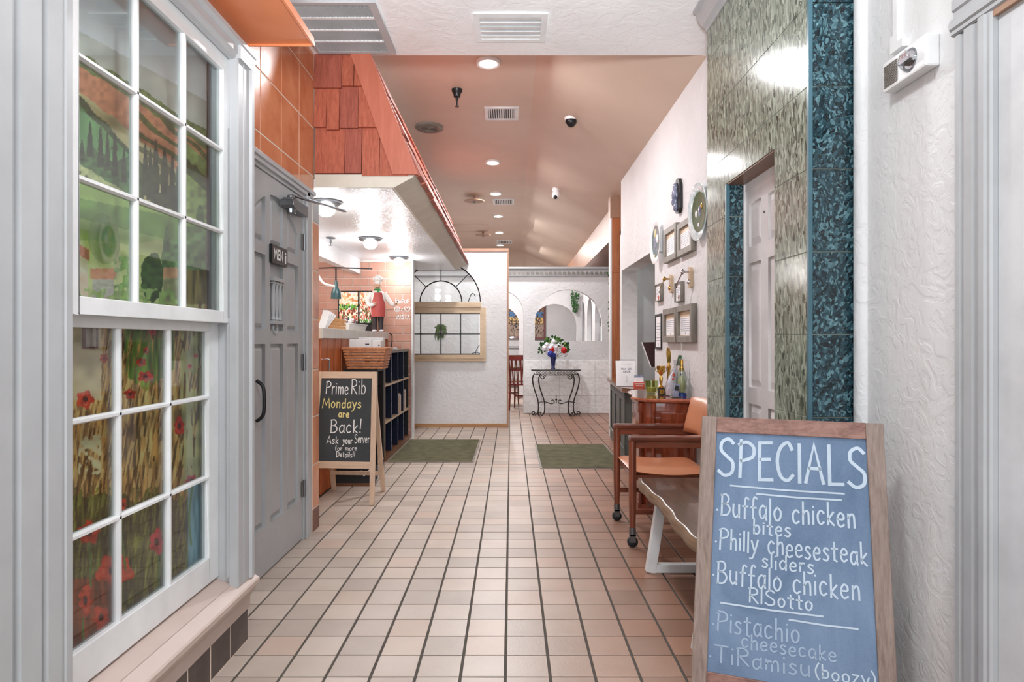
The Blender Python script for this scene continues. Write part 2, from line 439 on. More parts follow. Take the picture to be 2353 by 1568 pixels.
mat('terracotta', (212, 140, 98), .24, c2=(190, 112, 72), scale=5.5, coat=.3, bump=.1, bscale=6, bdist=.01)
mat('terracotta_paint', (206, 124, 82), .35, c2=(190, 106, 66), scale=3)
mat('tile_grout', (226, 210, 194), .85)
mat('base_tile', (84, 70, 64), .4, c2=(58, 46, 42), scale=9, bump=.2, bscale=20)
mat('brown_tile', (120, 72, 52), .4, c2=(90, 50, 36), scale=9)
mat('grout', (80, 74, 68), .9)
mat('brick_red', (198, 152, 134), .45, c2=(184, 134, 116), scale=5)
mat('white_grout', (236, 226, 216), .8)
mat('counter_tile', (214, 212, 206), .25)
mat('pink_ceiling', (212, 192, 176), .5, c2=(202, 181, 164), scale=1.2, bump=.12, bscale=9)
mat('brown_paint', (160, 118, 94), .38, c2=(146, 104, 80), scale=2, bump=.3, bscale=8)
mat('tan_trim', (168, 132, 108), .45)
mat('granite', (150, 108, 84), .12, c2=(90, 64, 48), scale=60)
mat('sage', (84, 86, 83), .45, c2=(72, 74, 71))
mat('dark_red', (48, 16, 12), .4)
mat('leather', (202, 136, 100), .34, c2=(186, 118, 84), scale=4)
mat('rubber', (30, 32, 36), .5)
mat('mat_green', (100, 96, 68), .95, c2=(74, 72, 50), scale=9, bump=.8, bscale=160, bdist=.01)
mat('navy', (22, 30, 54), .3)
mat('cobalt', (24, 34, 110), .08, coat=.6)
mat('leaf', (54, 104, 44), .5, c2=(36, 76, 34), scale=30)
mat('leaf_light', (120, 160, 80), .5, c2=(84, 130, 60), scale=30)
mat('petal_white', (240, 240, 246), .6); mat('petal_red', (200, 24, 28), .6); mat('petal_blue', (40, 58, 150), .6)
mat('skin', (226, 186, 160), .5); mat('apron_red', (190, 82, 78), .5); mat('cloth_white', (244, 242, 238), .6)
mat('scarf', (40, 150, 74), .5); mat('trousers', (58, 50, 52), .5)
mat('lamp_green', (40, 74, 78), .35); mat('blue_plastic', (26, 60, 140), .3)
mat('red_plastic', (208, 84, 62), .4)
mat('bulb', (255, 252, 245), .5, emit=(255, 246, 230), es=14)
mat('dome', (255, 250, 240), .4, emit=(255, 244, 226), es=7)
mat('fin', (44, 46, 50), .6)
mat('blade_grey', (206, 208, 210), .4)
mat('frame_grey', (136, 130, 120), .5, c2=(112, 106, 98), scale=12)
mat('wax', (216, 208, 158), .3)
mat('basket', (206, 140, 92), .5, c2=(168, 100, 58), scale=40)
mat('wicker', (196, 146, 88), .6, c2=(168, 116, 62), scale=40)
mat('board_black', (58, 62, 66), .7, c2=(50, 54, 57), scale=6)
mat('teal_glaze', (70, 140, 150), .08, c2=(40, 104, 110), scale=14, coat=.6)
mat('green_glaze', (10, 84, 36), .12, c2=(8, 78, 36), scale=12, coat=.8)
mat('plate_rim', (226, 232, 232), .1, c2=(168, 190, 196), scale=28, coat=.6)
mat('blue_grey', (150, 156, 180), .25, c2=(90, 96, 120), scale=40, coat=.4)
wood('post_wood', (190, 116, 66), (160, 88, 44), 'z', .4)
wood('cherry', (152, 76, 50), (112, 50, 32), 'z', .12, coat=.8)
wood('cherry_top', (176, 96, 66), (140, 68, 44), 'y', .08, coat=1)
wood('chair_wood', (136, 70, 44), (98, 46, 28), 'z', .3, coat=.4)
wood('arm_wood', (132, 68, 46), (90, 44, 30), 'x', .3, coat=.4)
wood('bark', (140, 112, 88), (108, 82, 60), 'y', .5)
wood('bench_wood', (94, 68, 52), (62, 43, 32), 'y', .28, coat=.15)
wood('pale_wood', (218, 190, 166), (200, 170, 144), 'x', .5)
wood('pale_post', (214, 186, 162), (196, 166, 140), 'z', .5)
wood('board_wood', (152, 134, 124), (118, 100, 90), 'z', .6, scale=14, bump=.4)
wood('board_rail', (156, 118, 106), (112, 78, 68), 'x', .6, scale=12, bump=.4)
wood('panel_wood', (196, 112, 64), (158, 80, 42), 'z', .4)
wood('oak_trim', (196, 158, 112), (170, 130, 88), 'x', .4)
wood('pine_frame', (206, 182, 152), (186, 160, 130), 'x', .4)
wood('base_wood', (182, 138, 96), (156, 112, 74), 'x', .4)
wood('mahogany', (116, 32, 24), (72, 18, 16), 'z', .2, coat=.5)
wood('brown_wood', (128, 84, 54), (92, 58, 36), 'y', .35)
wood('shingle', (174, 94, 70), (142, 68, 48), 'z', .55, scale=22, bump=.5)
wood('shingle_dark', (158, 84, 66), (128, 62, 48), 'z', .55, scale=22, bump=.5)
wood('rake', (176, 98, 76), (164, 88, 66), 'z', .5)
wood('crate', (206, 156, 100), (178, 124, 70), 'x', .6)
stucco('stucco', (218, 218, 219), None, .25, 9, .6, .008)
stucco('stucco_heavy', (222, 222, 222), None, .22, 17, .45, .006)
stucco('ceiling_white', (240, 240, 241), None, .2, 9, .55, .006)
stucco('soffit_white', (226, 228, 232), None, .3, 22, .3, .006)
stucco('pink_wall', (226, 192, 182), None, .1, 6, .6, .01)
stone('green_stone', [(0, (40, 46, 36)), (.18, (102, 110, 96)), (.6, (134, 142, 126)), (.88, (166, 174, 158)), (1, (70, 72, 54))], (216, 226, 212), 52, (1, 1.2, .42), .14)
stone('blue_stone', [(0, (8, 18, 24)), (.3, (24, 46, 54)), (.65, (38, 68, 78)), (.9, (92, 128, 136)), (1, (10, 20, 24))], (172, 202, 208), 70, (1, 1, .8), .12)
mat('joint_green', (170, 182, 172), .5)
mat('blue_edge', (74, 108, 120), .3, c2=(60, 94, 106))
glass('thin_glass', (246, 248, 248), .03, 1.45)
glass('green_glass', (228, 236, 204), .05, 1.5, 1.5)
glass('jar_glass', (216, 226, 220), .04, 1.5, 1.4)
glass('clear_lens', (236, 238, 240), .04, 1.6, 2)
glass('film', (235, 235, 238), .12, 1.5, 2)
glass('window_glass', (236, 240, 240), .03, 1.5, 1.6)
m_, nt_, b_n = new_mat('white_marble')
nt_.links.new(ramp(nt_, [(.44, (238, 238, 238)), (.5, (216, 216, 216)), (.54, (240, 240, 240))], noise_n(nt_, coords(nt_, (1, 1, 2.2), (0, .6, 0)), 3.2, 8, .62, 2.2)), b_n.inputs['Base Color'])
b_n.inputs['Roughness'].default_value = .25; MATS['white_marble'] = m_
paint_mat('painting', .45); paint_mat('glossy_print', .3, .3)
def floor_mat():
    m, nt, b = new_mat('floor_tile')
    g = N(nt, 'ShaderNodeNewGeometry'); v = N(nt, 'ShaderNodeVectorMath', operation='MULTIPLY'); v.inputs[1].default_value = (1/.16, 1/.1579, 0)
    ad = N(nt, 'ShaderNodeVectorMath', operation='ADD'); ad.inputs[1].default_value = (.125, -(2.2915/.1579) % 1, 0)
    fl = N(nt, 'ShaderNodeVectorMath', operation='FLOOR'); wn = N(nt, 'ShaderNodeTexWhiteNoise', noise_dimensions='2D')
    nt.links.new(g.outputs['Position'], v.inputs[0]); nt.links.new(v.outputs[0], ad.inputs[0]); nt.links.new(ad.outputs[0], fl.inputs[0]); nt.links.new(fl.outputs[0], wn.inputs['Vector'])
    c = ramp(nt, [(0, (166, 153, 143)), (.5, (180, 166, 155)), (.8, (190, 176, 165)), (1, (184, 163, 149))], wn.outputs['Value'])
    n1 = noise_n(nt, coords(nt), 4, 4); n2 = noise_n(nt, coords(nt), 120, 3)
    mx = N(nt, 'ShaderNodeMix', data_type='RGBA', blend_type='MULTIPLY'); mx.inputs['Factor'].default_value = .5
    nt.links.new(c, mx.inputs['A']); nt.links.new(ramp(nt, [(.3, (222, 214, 206)), (.7, (255, 252, 250))], n1), mx.inputs['B'])
    nt.links.new(mx.outputs['Result'], b.inputs['Base Color'])
    sx_ = N(nt, 'ShaderNodeSeparateXYZ'); nt.links.new(g.outputs['Position'], sx_.inputs[0])   # redder to the right; uneven sheen and lighting partly painted into the tile colour
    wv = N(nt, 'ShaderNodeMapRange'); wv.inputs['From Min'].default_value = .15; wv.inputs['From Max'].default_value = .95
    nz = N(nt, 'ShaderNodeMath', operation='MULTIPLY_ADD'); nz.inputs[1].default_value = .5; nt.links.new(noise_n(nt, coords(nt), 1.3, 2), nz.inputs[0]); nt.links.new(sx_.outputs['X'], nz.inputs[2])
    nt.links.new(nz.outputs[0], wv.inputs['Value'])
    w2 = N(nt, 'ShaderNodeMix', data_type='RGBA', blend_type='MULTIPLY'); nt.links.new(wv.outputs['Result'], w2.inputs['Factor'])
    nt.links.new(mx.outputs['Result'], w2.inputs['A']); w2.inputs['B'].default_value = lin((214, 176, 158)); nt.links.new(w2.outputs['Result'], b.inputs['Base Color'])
    b.inputs['Roughness'].default_value = .36; b.inputs['Specular IOR Level'].default_value = .6
    add_bump(nt, b, n2, .25, .002); MATS['floor_tile'] = m
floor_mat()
def slate():
    m, nt, b = new_mat('slate_blue')
    a = noise_n(nt, coords(nt, (1, 1, .5)), 3.5, 5, .6, .8); c = noise_n(nt, coords(nt), 260, 2)
    mm = N(nt, 'ShaderNodeMath', operation='MULTIPLY_ADD'); mm.inputs[1].default_value = .25; nt.links.new(c, mm.inputs[0]); nt.links.new(a, mm.inputs[2])
    nt.links.new(ramp(nt, [(.42, (84, 106, 134)), (.8, (122, 144, 172))], mm.outputs[0]), b.inputs['Base Color'])
    b.inputs['Roughness'].default_value = .8; MATS['slate_blue'] = m
slate()

# ------------------------------------------------------------ floor
fl = MB().box(-4.2, 4.2, -3, 18, -.12, -.006).build('floor', 'grout', kind='structure')
TX, TY, OX, OY = .16, .1579, -.02, 2.2915
def tile_at(i, j, mb, x0=None):
    a, b_ = OX+i*TX+.005, OX+(i+1)*TX-.005; c, d = OY+j*TY+.004, OY+(j+1)*TY-.004
    return a, b_, c, d
def floor_open(x, y):
    """where the quarry tiles lie (x, y = tile centre)"""
    if y < 2.58: return -1.18 < x < 1.30
    if y < 4.15: return -1.24 < x < 1.30
    if y < 7.5: return -1.46 < x < 1.3
    if y < 16.5: return -3.1 < x < 2.6
    return False
cells = []
for j in range(-16, 90):
    for i in range(-22, 18):
        x, y = OX+(i+.5)*TX, OY+(j+.5)*TY
        if floor_open(x, y): cells.append((y, i, j))
cells.sort(key=lambda c: (c[0], abs(c[1])))
seen = [c for c in cells if c[0] > 2.1 and abs(c[1]+.5)*TX < .82*c[0]]
near = set((i, j) for _, i, j in seen[:295])
mb = MB().box(-TX/2+.005, TX/2-.005, -TY/2+.004, TY/2-.004, -.006, 0)
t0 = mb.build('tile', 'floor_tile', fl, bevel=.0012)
first = True
rest = MB()
for y, i, j in cells:
    c = (OX+(i+.5)*TX, OY+(j+.5)*TY, -.006)
    if (i, j) in near:
        dz = random.uniform(-.0006, .0004)
        if first: t0.location = Vector(c)-AO[fl.name]; AO[t0.name] = Vector(c); first = False
        else:
            o = piece(t0, fl, (c[0], c[1], c[2]+dz)); o.rotation_euler = (random.uniform(-.003, .003), random.uniform(-.003, .003), random.uniform(-.004, .004))
    else: rest.box(c[0]-TX/2+.005, c[0]+TX/2-.005, c[1]-TY/2+.004, c[1]+TY/2-.004, -.006, random.uniform(-.0005, .0003))
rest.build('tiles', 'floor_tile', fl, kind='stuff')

# ------------------------------------------------------------ left: window wall
wl = MB()
wl.box(-1.3, -1.06, -3, 1.45, 0, 3.05).box(-1.3, -1.06, 2.475, 2.58, 0, 3.05)
wl.box(-1.3, -1.06, 1.45, 2.475, 2.30, 3.05).box(-1.3, -1.06, 1.45, 2.475, .0, .2)
wl.box(-1.42, -1.3, -3, 2.58, 0, 3.05)
wl = wl.build('wall_left', 'grey_paint', kind='structure')
for k in range(12):
    y1 = 2.576-k*.1605
    MB().box(-1.0625, -1.052, y1-.156, y1, .002, .126).build('tile', 'base_tile', wl, bevel=.002)
MB().box(-1.066, -1.0525, .6, 2.58, 0, .128).build('tile_bed', 'tile_grout', wl)
# window
w1 = MB()   # jamb box and side casing at the far end
w1.box(-1.16, -1.05, 2.452, 2.475, .22, 2.30).box(-1.16, -1.05, 1.515, 1.54, .22, 2.30).box(-1.16, -1.05, 1.54, 2.452, 2.268, 2.30)
w1 = w1.build('window_1', 'grey_paint', kind='structure', label='tall white sash window with many small panes over a painted mural')
m = MB()   # far casing: stepped board
m.prism([(-1.062, 2.43), (-1.035, 2.43), (-1.03, 2.437), (-1.03, 2.475), (-1.036, 2.478), (-1.036, 2.484), (-1.03, 2.487), (-1.03, 2.535), (-1.02, 2.54), (-1.02, 2.562), (-1.03, 2.568), (-1.062, 2.568)], .262, 2.262, 'z')
m.build('casing', 'grey_paint', w1)
m = MB()
m.prism([(-1.062, 1.54), (-1.045, 1.536), (-1.03, 1.515), (-1.028, 1.49), (-1.034, 1.487), (-1.034, 1.479), (-1.028, 1.476), (-1.028, 1.432), (-1.040, 1.428), (-1.040, 1.415), (-1.028, 1.411), (-1.028, 1.352), (-1.040, 1.348), (-1.040, 1.332), (-1.028, 1.328), (-1.024, 1.25), (-1.028, 1.1), (-1.062, 1.1)], 0, 2.6, 'z')
m.build('casing', 'grey_paint', w1)
m = MB()
m.prism([(-1.062, 2.258), (-1.04, 2.262), (-1.035, 2.275), (-1.03, 2.28), (-1.03, 2.31), (-1.015, 2.318), (-1.015, 2.336), (-1.062, 2.34)], 1.1, 2.572, 'y')
m.box(-1.062, -1.019, 2.43, 2.567, 2.262, 2.335)
m.build('casing', 'grey_paint', w1)
MB().box(-1.075, -1.062, 2.436, 2.452, .30, 1.28).box(-1.075, -1.062, 2.436, 2.452, 2.0, 2.26).build('stop_bead', 'grey_paint', w1)
m = MB()
m.prism([(-1.16, .303), (-1.0595, .273), (-1.0575, .268), (-1.0555, .272), (-1.014, .2515), (-1.008, .246), (-1.008, .23), (-1.014, .224), (-1.16, .222)], 1.2, 2.585, 'y').build('sill', 'sill_paint', w1)
m = MB()
m.prism([(-1.062, .223), (-1.022, .222), (-1.026, .205), (-1.045, .175), (-1.046, .131), (-1.062, .13)], 1.2, 2.583, 'y').build('apron', 'sill_paint', w1)
def sash(x0, x1, z0, z1, rails, y0=1.541, y1=2.451, low=False):
    """frame members; panes and muntins as sub-parts"""
    st, top, bot = (.052, .06, .045) if not low else (.075, .06, .095)
    f = MB()
    f.box(x0, x1, y0, y0+st, z0, z1).box(x0, x1, y1-st, y1, z0, z1).box(x0, x1, y0+st, y1-st, z1-top, z1).box(x0, x1, y0+st, y1-st, z0, z0+bot)
    s_ = f.build('sash', 'gloss_white', w1, bevel=.003)
    ya, yb, za, zb = y0+st, y1-st, z0+bot, z1-top
    ym = (1.851, 2.121) if not low else (1.84, 2.11)
    zr = rails; w = .0085
    def mprof(u, d):  # section of a muntin, proud towards the room
        return [(u-w, x0+.004), (u-w, x0+.016), (u-w*.45, x1-.002), (u+w*.45, x1-.002), (u+w, x0+.016), (u+w, x0+.004)]
    for y in ym:
        MB().prism([(x, u) for u, x in mprof(y, 0)], za, zb, 'z').build('muntin', 'gloss_white', s_)
    yc = [ya]+list(ym)+[yb]
    for z in zr:
        MB().prism([(x, u) for u, x in mprof(z, 0)], ya, yb, 'y').build('muntin', 'gloss_white', s_)
    zc = [za]+list(zr)+[zb]
    for i in range(3):
        for j in range(3):
            MB().box(x0+.008, x0+.011, yc[i]+.001, yc[i+1]-.001, zc[j]+.001, zc[j+1]-.001).build('pane', 'window_glass', s_)
    return s_
sash(-1.096, -1.069, 1.262, 2.266, (1.603, 1.908))
sash(-1.140, -1.112, .30, 1.29, (.690, .987), low=True)
MB().box(-1.1645, -1.14, 2.452, 2.474, .3, 2.27).box(-1.30, -1.165, 2.474, 2.478, .2, 2.3).build('reveal', 'maroon', w1)

# ------------------------------------------------------------ canopy board over the window
mat('pale_door', (208, 209, 211), .4)
cn = thing('canopy', 'orange painted shelf-like canopy board jutting out above the sash window', 'canopy', (-.93, 1.9, 2.386))
MB().box(-1.06, -.79, 1.0, 2.586, 2.386, 2.412).build('soffit_board', 'terracotta_paint', cn)
MB().box(-.797, -.787, 1.0, 2.588, 2.378, 2.395).box(-1.055, -.79, 2.58, 2.588, 2.378, 2.39).build('lip', 'terracotta_paint', cn)

# ------------------------------------------------------------ left: door wall with terracotta tiles
wd = MB()
wd.box(-1.42, -1.2705, 2.58, 4.15, 2.08, 3.05).box(-1.42, -1.279, 2.58, 2.95, 0, 2.08).box(-1.42, -1.239, 4.02, 4.148, 0, 2.08)
wd.box(-3.3, -1.42, 4.05, 4.15, 0, 3.05)
wd = wd.build('wall_door', 'tile_grout', kind='structure')
ys = [2.66, 2.96, 3.26, 3.56, 3.86, 4.149]; zs = [2.114, 2.25, 2.563, 2.876, 3.05]
for a, b_ in zip(ys, ys[1:]):
    for c, d in zip(zs, zs[1:]):
        MB().box(-1.279, -1.268+random.uniform(-.001, .001), a+.004, b_-.004, c+.004, d-.004).build('tile', 'terracotta', wd, bevel=.003)
zz = [.14, .416, .72, 1.015, 1.333, 1.637, 1.944]
for c, d in zip(zz, zz[1:]):
    MB().box(-1.249, -1.237+random.uniform(-.001, .001), 4.024, 4.153, c+.004, d-.004).build('tile', 'terracotta', wd, bevel=.004)
MB().box(-1.249, -1.236, 4.022, 4.156, .0, .137).build('tile', 'brown_tile', wd, bevel=.003)
MB().box(-1.249, -1.236, 4.024, 4.15, 1.948, 2.08).build('trim', 'grey_paint', wd, bevel=.003)

# door_1
d1 = MB()
d1.box(-1.42, -1.244, 3.875, 4.02, 0, 2.114).box(-1.42, -1.244, 2.9, 3.0, 0, 2.114).box(-1.42, -1.244, 3.0, 3.875, 2.056, 2.114)
d1.box(-1.244, -1.228, 3.895, 3.945, 0, 2.12).box(-1.244, -1.228, 2.9, 4.02, 2.075, 2.098).box(-1.244, -1.218, 2.9, 4.03, 2.098, 2.122)
d1 = d1.build('door_1', 'grey_paint', kind='structure', bevel=.003, label='grey panelled door with arched top panels and a dark sign')
cols = [(3.095, 3.283), (3.351, 3.54), (3.606, 3.79)]; rows = [(.25, 1.18), (1.25, 1.635)]
holes = [rect(a, b_, c, d) for a, b_ in cols for c, d in rows]
def aj(y): return 1.985-.55*(y-3.44)**2*2.2
for a, b_ in cols:
    n = 8; holes.append([(a, 1.695), (b_, 1.695)]+[(b_-(b_-a)*k/n, aj(b_-(b_-a)*k/n)-.02) for k in range(n+1)])
m = MB().curve_slab(rect(3.0, 3.872, .012, 2.052), holes, -1.27, -1.252, 'x').box(-1.30, -1.27, 3.0, 3.872, .012, 2.052)
leafp = m.build('leaf', 'door_grey', d1)
for a, b_ in cols:
    for c, d in rows:
        if (a, c) == (3.351, 1.25): continue
        MB().loft([[( -1.2705, y, z) for y, z in rect(a+.012, b_-.012, c+.012, d-.012)], [(-1.258, y, z) for y, z in rect(a+.034, b_-.034, c+.034, d-.034)]]).build('panel', 'door_grey', leafp)
    pts = lambda g: [(a+g, 1.695+g), (b_-g, 1.695+g)]+[((b_-g)-(b_-a-2*g)*k/8, aj((b_-g)-(b_-a-2*g)*k/8)-.02-g) for k in range(9)]
    MB().loft([[(-1.2705, y, z) for y, z in pts(.012)], [(-1.258, y, z) for y, z in pts(.034)]]).build('panel', 'door_grey', leafp)
# speakeasy grille of turned spindles
for k in range(3):
    y = 3.395+k*.048
    MB().lathe([(.008, 1.30), (.014, 1.31), (.008, 1.33), (.012, 1.37), (.013, 1.42), (.009, 1.48), (.014, 1.50), (.009, 1.515)], (-1.253, y, 0), 8).build('spindle', 'door_grey', leafp, smooth=True)
MB().box(-1.262, -1.236, 3.36, 3.53, 1.285, 1.302).box(-1.262, -1.236, 3.36, 3.53, 1.512, 1.53).box(-1.262, -1.242, 3.365, 3.525, 1.498, 1.504).build('grille_rail', 'door_grey', leafp)
MB().tube([(-1.25, 3.415+.03*math.cos(a), 1.262+.03*math.sin(a)) for a in np.linspace(.3*PI, 2.7*PI, 16)], .006, 6).build('knocker', 'door_grey', leafp)
MB().tube(smooth_path([(-1.25, 3.165, .80), (-1.218, 3.165, .83), (-1.212, 3.165, .9), (-1.218, 3.165, .97), (-1.25, 3.165, 1.0)]), .009, 8).build('pull_handle', 'black_metal', leafp, smooth=True, label='black bow-shaped pull handle')
for z in (.26, 1.02, 1.74):
    MB().lathe([(.007, z), (.007, z+.1)], (-1.242, 3.874, 0), 8).box(-1.25, -1.243, 3.84, 3.872, z+.005, z+.095).build('hinge', 'steel', d1)
m = MB().box(-1.25, -1.195, 3.53, 3.80, 1.925, 1.985).lathe([(.03, -1.25), (.03, -1.185)], (0, 3.56, 1.955), 14, 'x').lathe([(.024, -1.25), (.024, -1.175)], (0, 3.505, 1.945), 12, 'x').lathe([(.022, 1.90), (.026, 1.925), (.02, 2.0)], (-1.215, 3.56, 0), 12)
dc = m.build('door_closer', 'steel', d1, bevel=.003, label='dark metal door closer')
MB().bar((-1.215, 3.56, 2.002), (-1.03, 4.0, 1.998), .022, .007).bar((-1.03, 4.0, 2.004), (-1.235, 3.93, 2.06), .022, .007).build('closer_arm', 'steel', dc)
sg = thing('sign', 'dark MEN sign with a small figure on the grey panelled door', 'sign', (-1.25, 3.45, 1.60))
MB().box(-1.252, -1.236, 3.335, 3.565, 1.602, 1.70).build('plate', 'black_metal', sg, bevel=.002)
m = MB()
put = lambda u, v: (-1.2345, 3.36+u, 1.628+v)
write(m, 'MEN', 0, .125, 0, .048, .011, put)
m.build('lettering', 'chalk_white', sg)
m = MB(); m.lathe([(.0065, -1.236), (.0065, -1.234)], (0, 3.53, 1.672), 10, 'x').box(-1.236, -1.234, 3.522, 3.538, 1.64, 1.662).box(-1.236, -1.234, 3.523, 3.5285, 1.618, 1.641).box(-1.236, -1.234, 3.5315, 3.537, 1.618, 1.641)
m.build('figure', 'chalk_white', sg)

# ------------------------------------------------------------ mansard over the service counter
ms = thing('mansard_roof', 'small red shingled mansard roof over the service counter', 'roof', (-.95, 6.5, 2.18))
XE, ZE, XT, ZT = -.60, 2.27, -.909, 3.05
Y0, Y1 = 4.15, 8.97
m = MB().prism([(-1.264, 2.26), (XE-.03, ZE), (XT-.02, ZT), (-1.264, ZT)], Y0+.03, 8.92, 'y'); m.build('core', 'shingle_dark', ms)
def ex(z): return XE+(XT-XE)*(z-ZE)/(ZT-ZE)   # gable edge
PX = lambda px: (px-CX)*Y0/F
rowsh = [((2.835, 3.06), [(721, 785), (786, 813), (814, 858)]), ((2.565, 2.845), [(722, 750), (751, 780), (781, 823), (824, 890)]), ((2.268, 2.575), [(724, 792), (793, 831), (832, 872), (873, 935)])]
for ri, ((z0, z1), seg) in enumerate(rowsh):
    for k, (a, b_) in enumerate(seg):
        xa, xb = PX(a)+.001, PX(b_)
        xb0 = min(xb, ex(z0)-.02); xb1 = min(xb, ex(z1)-.02); dz = random.choice((-.012, 0, .006))
        if k == len(seg)-1: xb0, xb1 = ex(z0)-.06, ex(z1)-.06
        yf = Y0-.006-.004*(k % 2)
        m = MB(); m.loft([[(xa, yf-.008, z0+dz), (xb0, yf-.008, z0+dz), (xb0, Y0+.03, z0+dz), (xa, Y0+.03, z0+dz)], [(xa, yf+.016, z1), (xb1, yf+.016, z1), (xb1, Y0+.03, z1), (xa, Y0+.03, z1)]])
        m.build('shingle', 'shingle' if (k+ri) % 3 else 'shingle_dark', ms)
m = MB(); w = .155
m.loft([[(ex(ZE)-w, Y0-.03, ZE-.008), (ex(ZE)+.004, Y0-.03, ZE-.008), (ex(ZE)+.004, Y0+.012, ZE-.008), (ex(ZE)-w, Y0+.012, ZE-.008)], [(ex(ZT)-w*.8, Y0-.03, ZT), (ex(ZT)+.004, Y0-.03, ZT), (ex(ZT)+.004, Y0+.012, ZT), (ex(ZT)-w*.8, Y0+.012, ZT)]])
m.build('rake_board', 'rake', ms)
sl = Vector((XT-XE, 0, ZT-ZE)).normalized(); nr = Vector((ZT-ZE, 0, -(XT-XE))).normalized()
L = (Vector((XT, 0, ZT))-Vector((XE, 0, ZE))).length
for r_ in range(3):
    y = Y0+.012; k = 0
    while y < Y1-.06:
        wd_ = min(random.uniform(.12, .22), Y1-y); s0 = r_*L/3-random.uniform(0, .022); s1 = min((r_+1)*L/3+.02, L)
        th = random.uniform(.012, .022)
        P = lambda s_, h, yy: tuple(Vector((XE, yy, ZE))+sl*s_+nr*h)
        m = MB().loft([[P(s0, -.012, y), P(s0, th, y), P(s1, th*.25, y), P(s1, -.012, y)], [P(s0, -.012, y+wd_-.004), P(s0, th, y+wd_-.004), P(s1, th*.25, y+wd_-.004), P(s1, -.012, y+wd_-.004)]])
        m.build('shingle', 'shingle' if k % 2 else 'shingle_dark', ms); y += wd_; k += 1
m = MB().prism([(-1.264, 2.268), (-.612, 2.268), (-.640, 2.245), (-.754, 2.183), (-1.264, 2.183)], Y0-.004, Y1-.03, 'y')
m.build('fascia', 'cream', ms)
# white soffit ceiling over the counter
c2_ = MB().box(-1.85, -.77, 4.16, 8.92, 2.182, 2.24).box(-1.92, -1.83, 4.16, 7.84, 2.01, 2.24)
c2_.build('ceiling', 'soffit_white', kind='structure')
MB().box(-3.3, -1.92, 4.15, 8.9, 2.6, 2.7).build('ceiling', 'ceiling_white', kind='structure')

# ------------------------------------------------------------ ceilings
MB().box(-1.42, 1.45, -3, 4.18, 3.05, 3.6).build('ceiling', 'ceiling_white', kind='structure')
m = MB()
m.prism([(-3.3, 3.5), (.207, 3.5), (1.36, 3.0), (1.36, 3.05), (.207, 3.55), (-3.3, 3.55)], 4.18, 16.5, 'y')
m.loft([[(-3.3, 16.5, 3.5), (.207, 16.5, 3.5), (.207, 16.5, 3.55), (-3.3, 16.5, 3.55)], [(-3.3, 18, 2.7), (.207, 18, 2.7), (.207, 18, 2.75), (-3.3, 18, 2.75)]])
m.loft([[(.207, 16.5, 3.5), (1.36, 16.5, 3.0), (1.36, 16.5, 3.05), (.207, 16.5, 3.55)], [(.207, 18, 2.7), (1.36, 18, 2.5), (1.36, 18, 2.55), (.207, 18, 2.75)]])
m.build('ceiling', 'pink_ceiling', kind='structure')
MB().box(1.36, 1.42, 7.45, 18, 2.57, 3.1).box(1.42, 4.1, 7.6, 18, 2.57, 2.65).build('ceiling', 'brown_paint', kind='structure')
MB().box(1.45, 4.1, 3.5, 7.6, 2.57, 2.65).build('ceiling', 'ceiling_white', kind='structure')

# ------------------------------------------------------------ far shell walls
MB().box(-3.4, -3.3, 4.1, 18, 0, 3.6).build('wall_left', 'pink_wall', kind='structure')
MB().box(4.1, 4.2, 3.4, 18, 0, 3.6).build('wall_right', 'stucco', kind='structure')
MB().box(-3.3, 4.1, 17.9, 18, 0, 3.6).build('wall_back', 'stucco', kind='structure')

# ------------------------------------------------------------ brick end wall of the kitchen
wb = MB().box(-3.3, -1.212, 7.872, 7.96, 0, 2.6).build('wall_kitchen', 'white_grout', kind='structure')
bw, bh = .2055, .0977
protoB = None
for r_ in range(22):
    x = -1.218-(.5*bw if r_ % 2 else 0)
    xs = ([(-1.218-.5*bw, -1.218)] if r_ % 2 else [])
    while x > -2.6: xs.append((x-bw, x)); x -= bw
    for a, b_ in xs:
        z = .01+r_*bh
        if z > 2.17 and a > -1.85: continue
        full = abs(b_-a-bw) < 1e-6
        if full and protoB:
            piece(protoB, wb, ((a+b_)/2, (7.862+7.873)/2, z+.004)); continue
        o = MB().box(a+.004, b_-.004, 7.862, 7.873, z+.004, z+bh-.004).build('brick', 'brick_red', wb, bevel=.002)
        if full: protoB = o
MB().box(-1.212, -1.192, 7.852, 7.965, 0, 2.182).build('trim_1', 'gloss_white', kind='structure', bevel=.003)
# ------------------------------------------------------------ white partition with fan light and framed window
HC = 1012.6; PXp = lambda px, Y: (px-CX)*Y/F
xc = PXp(HC, 8.93); ro = .556; ri = .29; zb = 1.195+(784-693.5)*8.93/F
X0, X1 = -2.6, PXp(1165, 8.93)
wx0, wx1 = PXp(919, 8.93), PXp(1104, 8.93); wz0, wz1 = 1.195-(816-784)*8.93/F, 1.195+(784-720)*8.93/F
fan = arc(xc, zb, ro, 0, 180, 28)
m = MB().curve_slab(rect(X0, X1, 0, 2.44), [fan, rect(wx0, wx1, wz0, wz1)], 8.93, 9.03, 'y')
wp = m.build('wall_partition', 'stucco', kind='structure')
MB().box(X1-.002, X1+.022, 8.92, 9.04, 0, 2.475).box(-2.6, X1+.022, 8.915, 9.04, 2.44, 2.478).build('trim_2', 'tan_trim', kind='structure')
MB().box(-1.45, X1+.004, 8.908, 8.93, 0.0, .05).build('baseboard_partition', 'base_wood', kind='structure', bevel=.003)
w3 = MB()
w3.tube([(xc+(ro-.006)*math.cos(a), 8.96, zb+(ro-.006)*math.sin(a)) for a in np.linspace(0, PI, 30)], .010, 6)
w3.tube([(xc+ri*math.cos(a), 8.96, zb+ri*math.sin(a)) for a in np.linspace(0, PI, 24)], .009, 6)
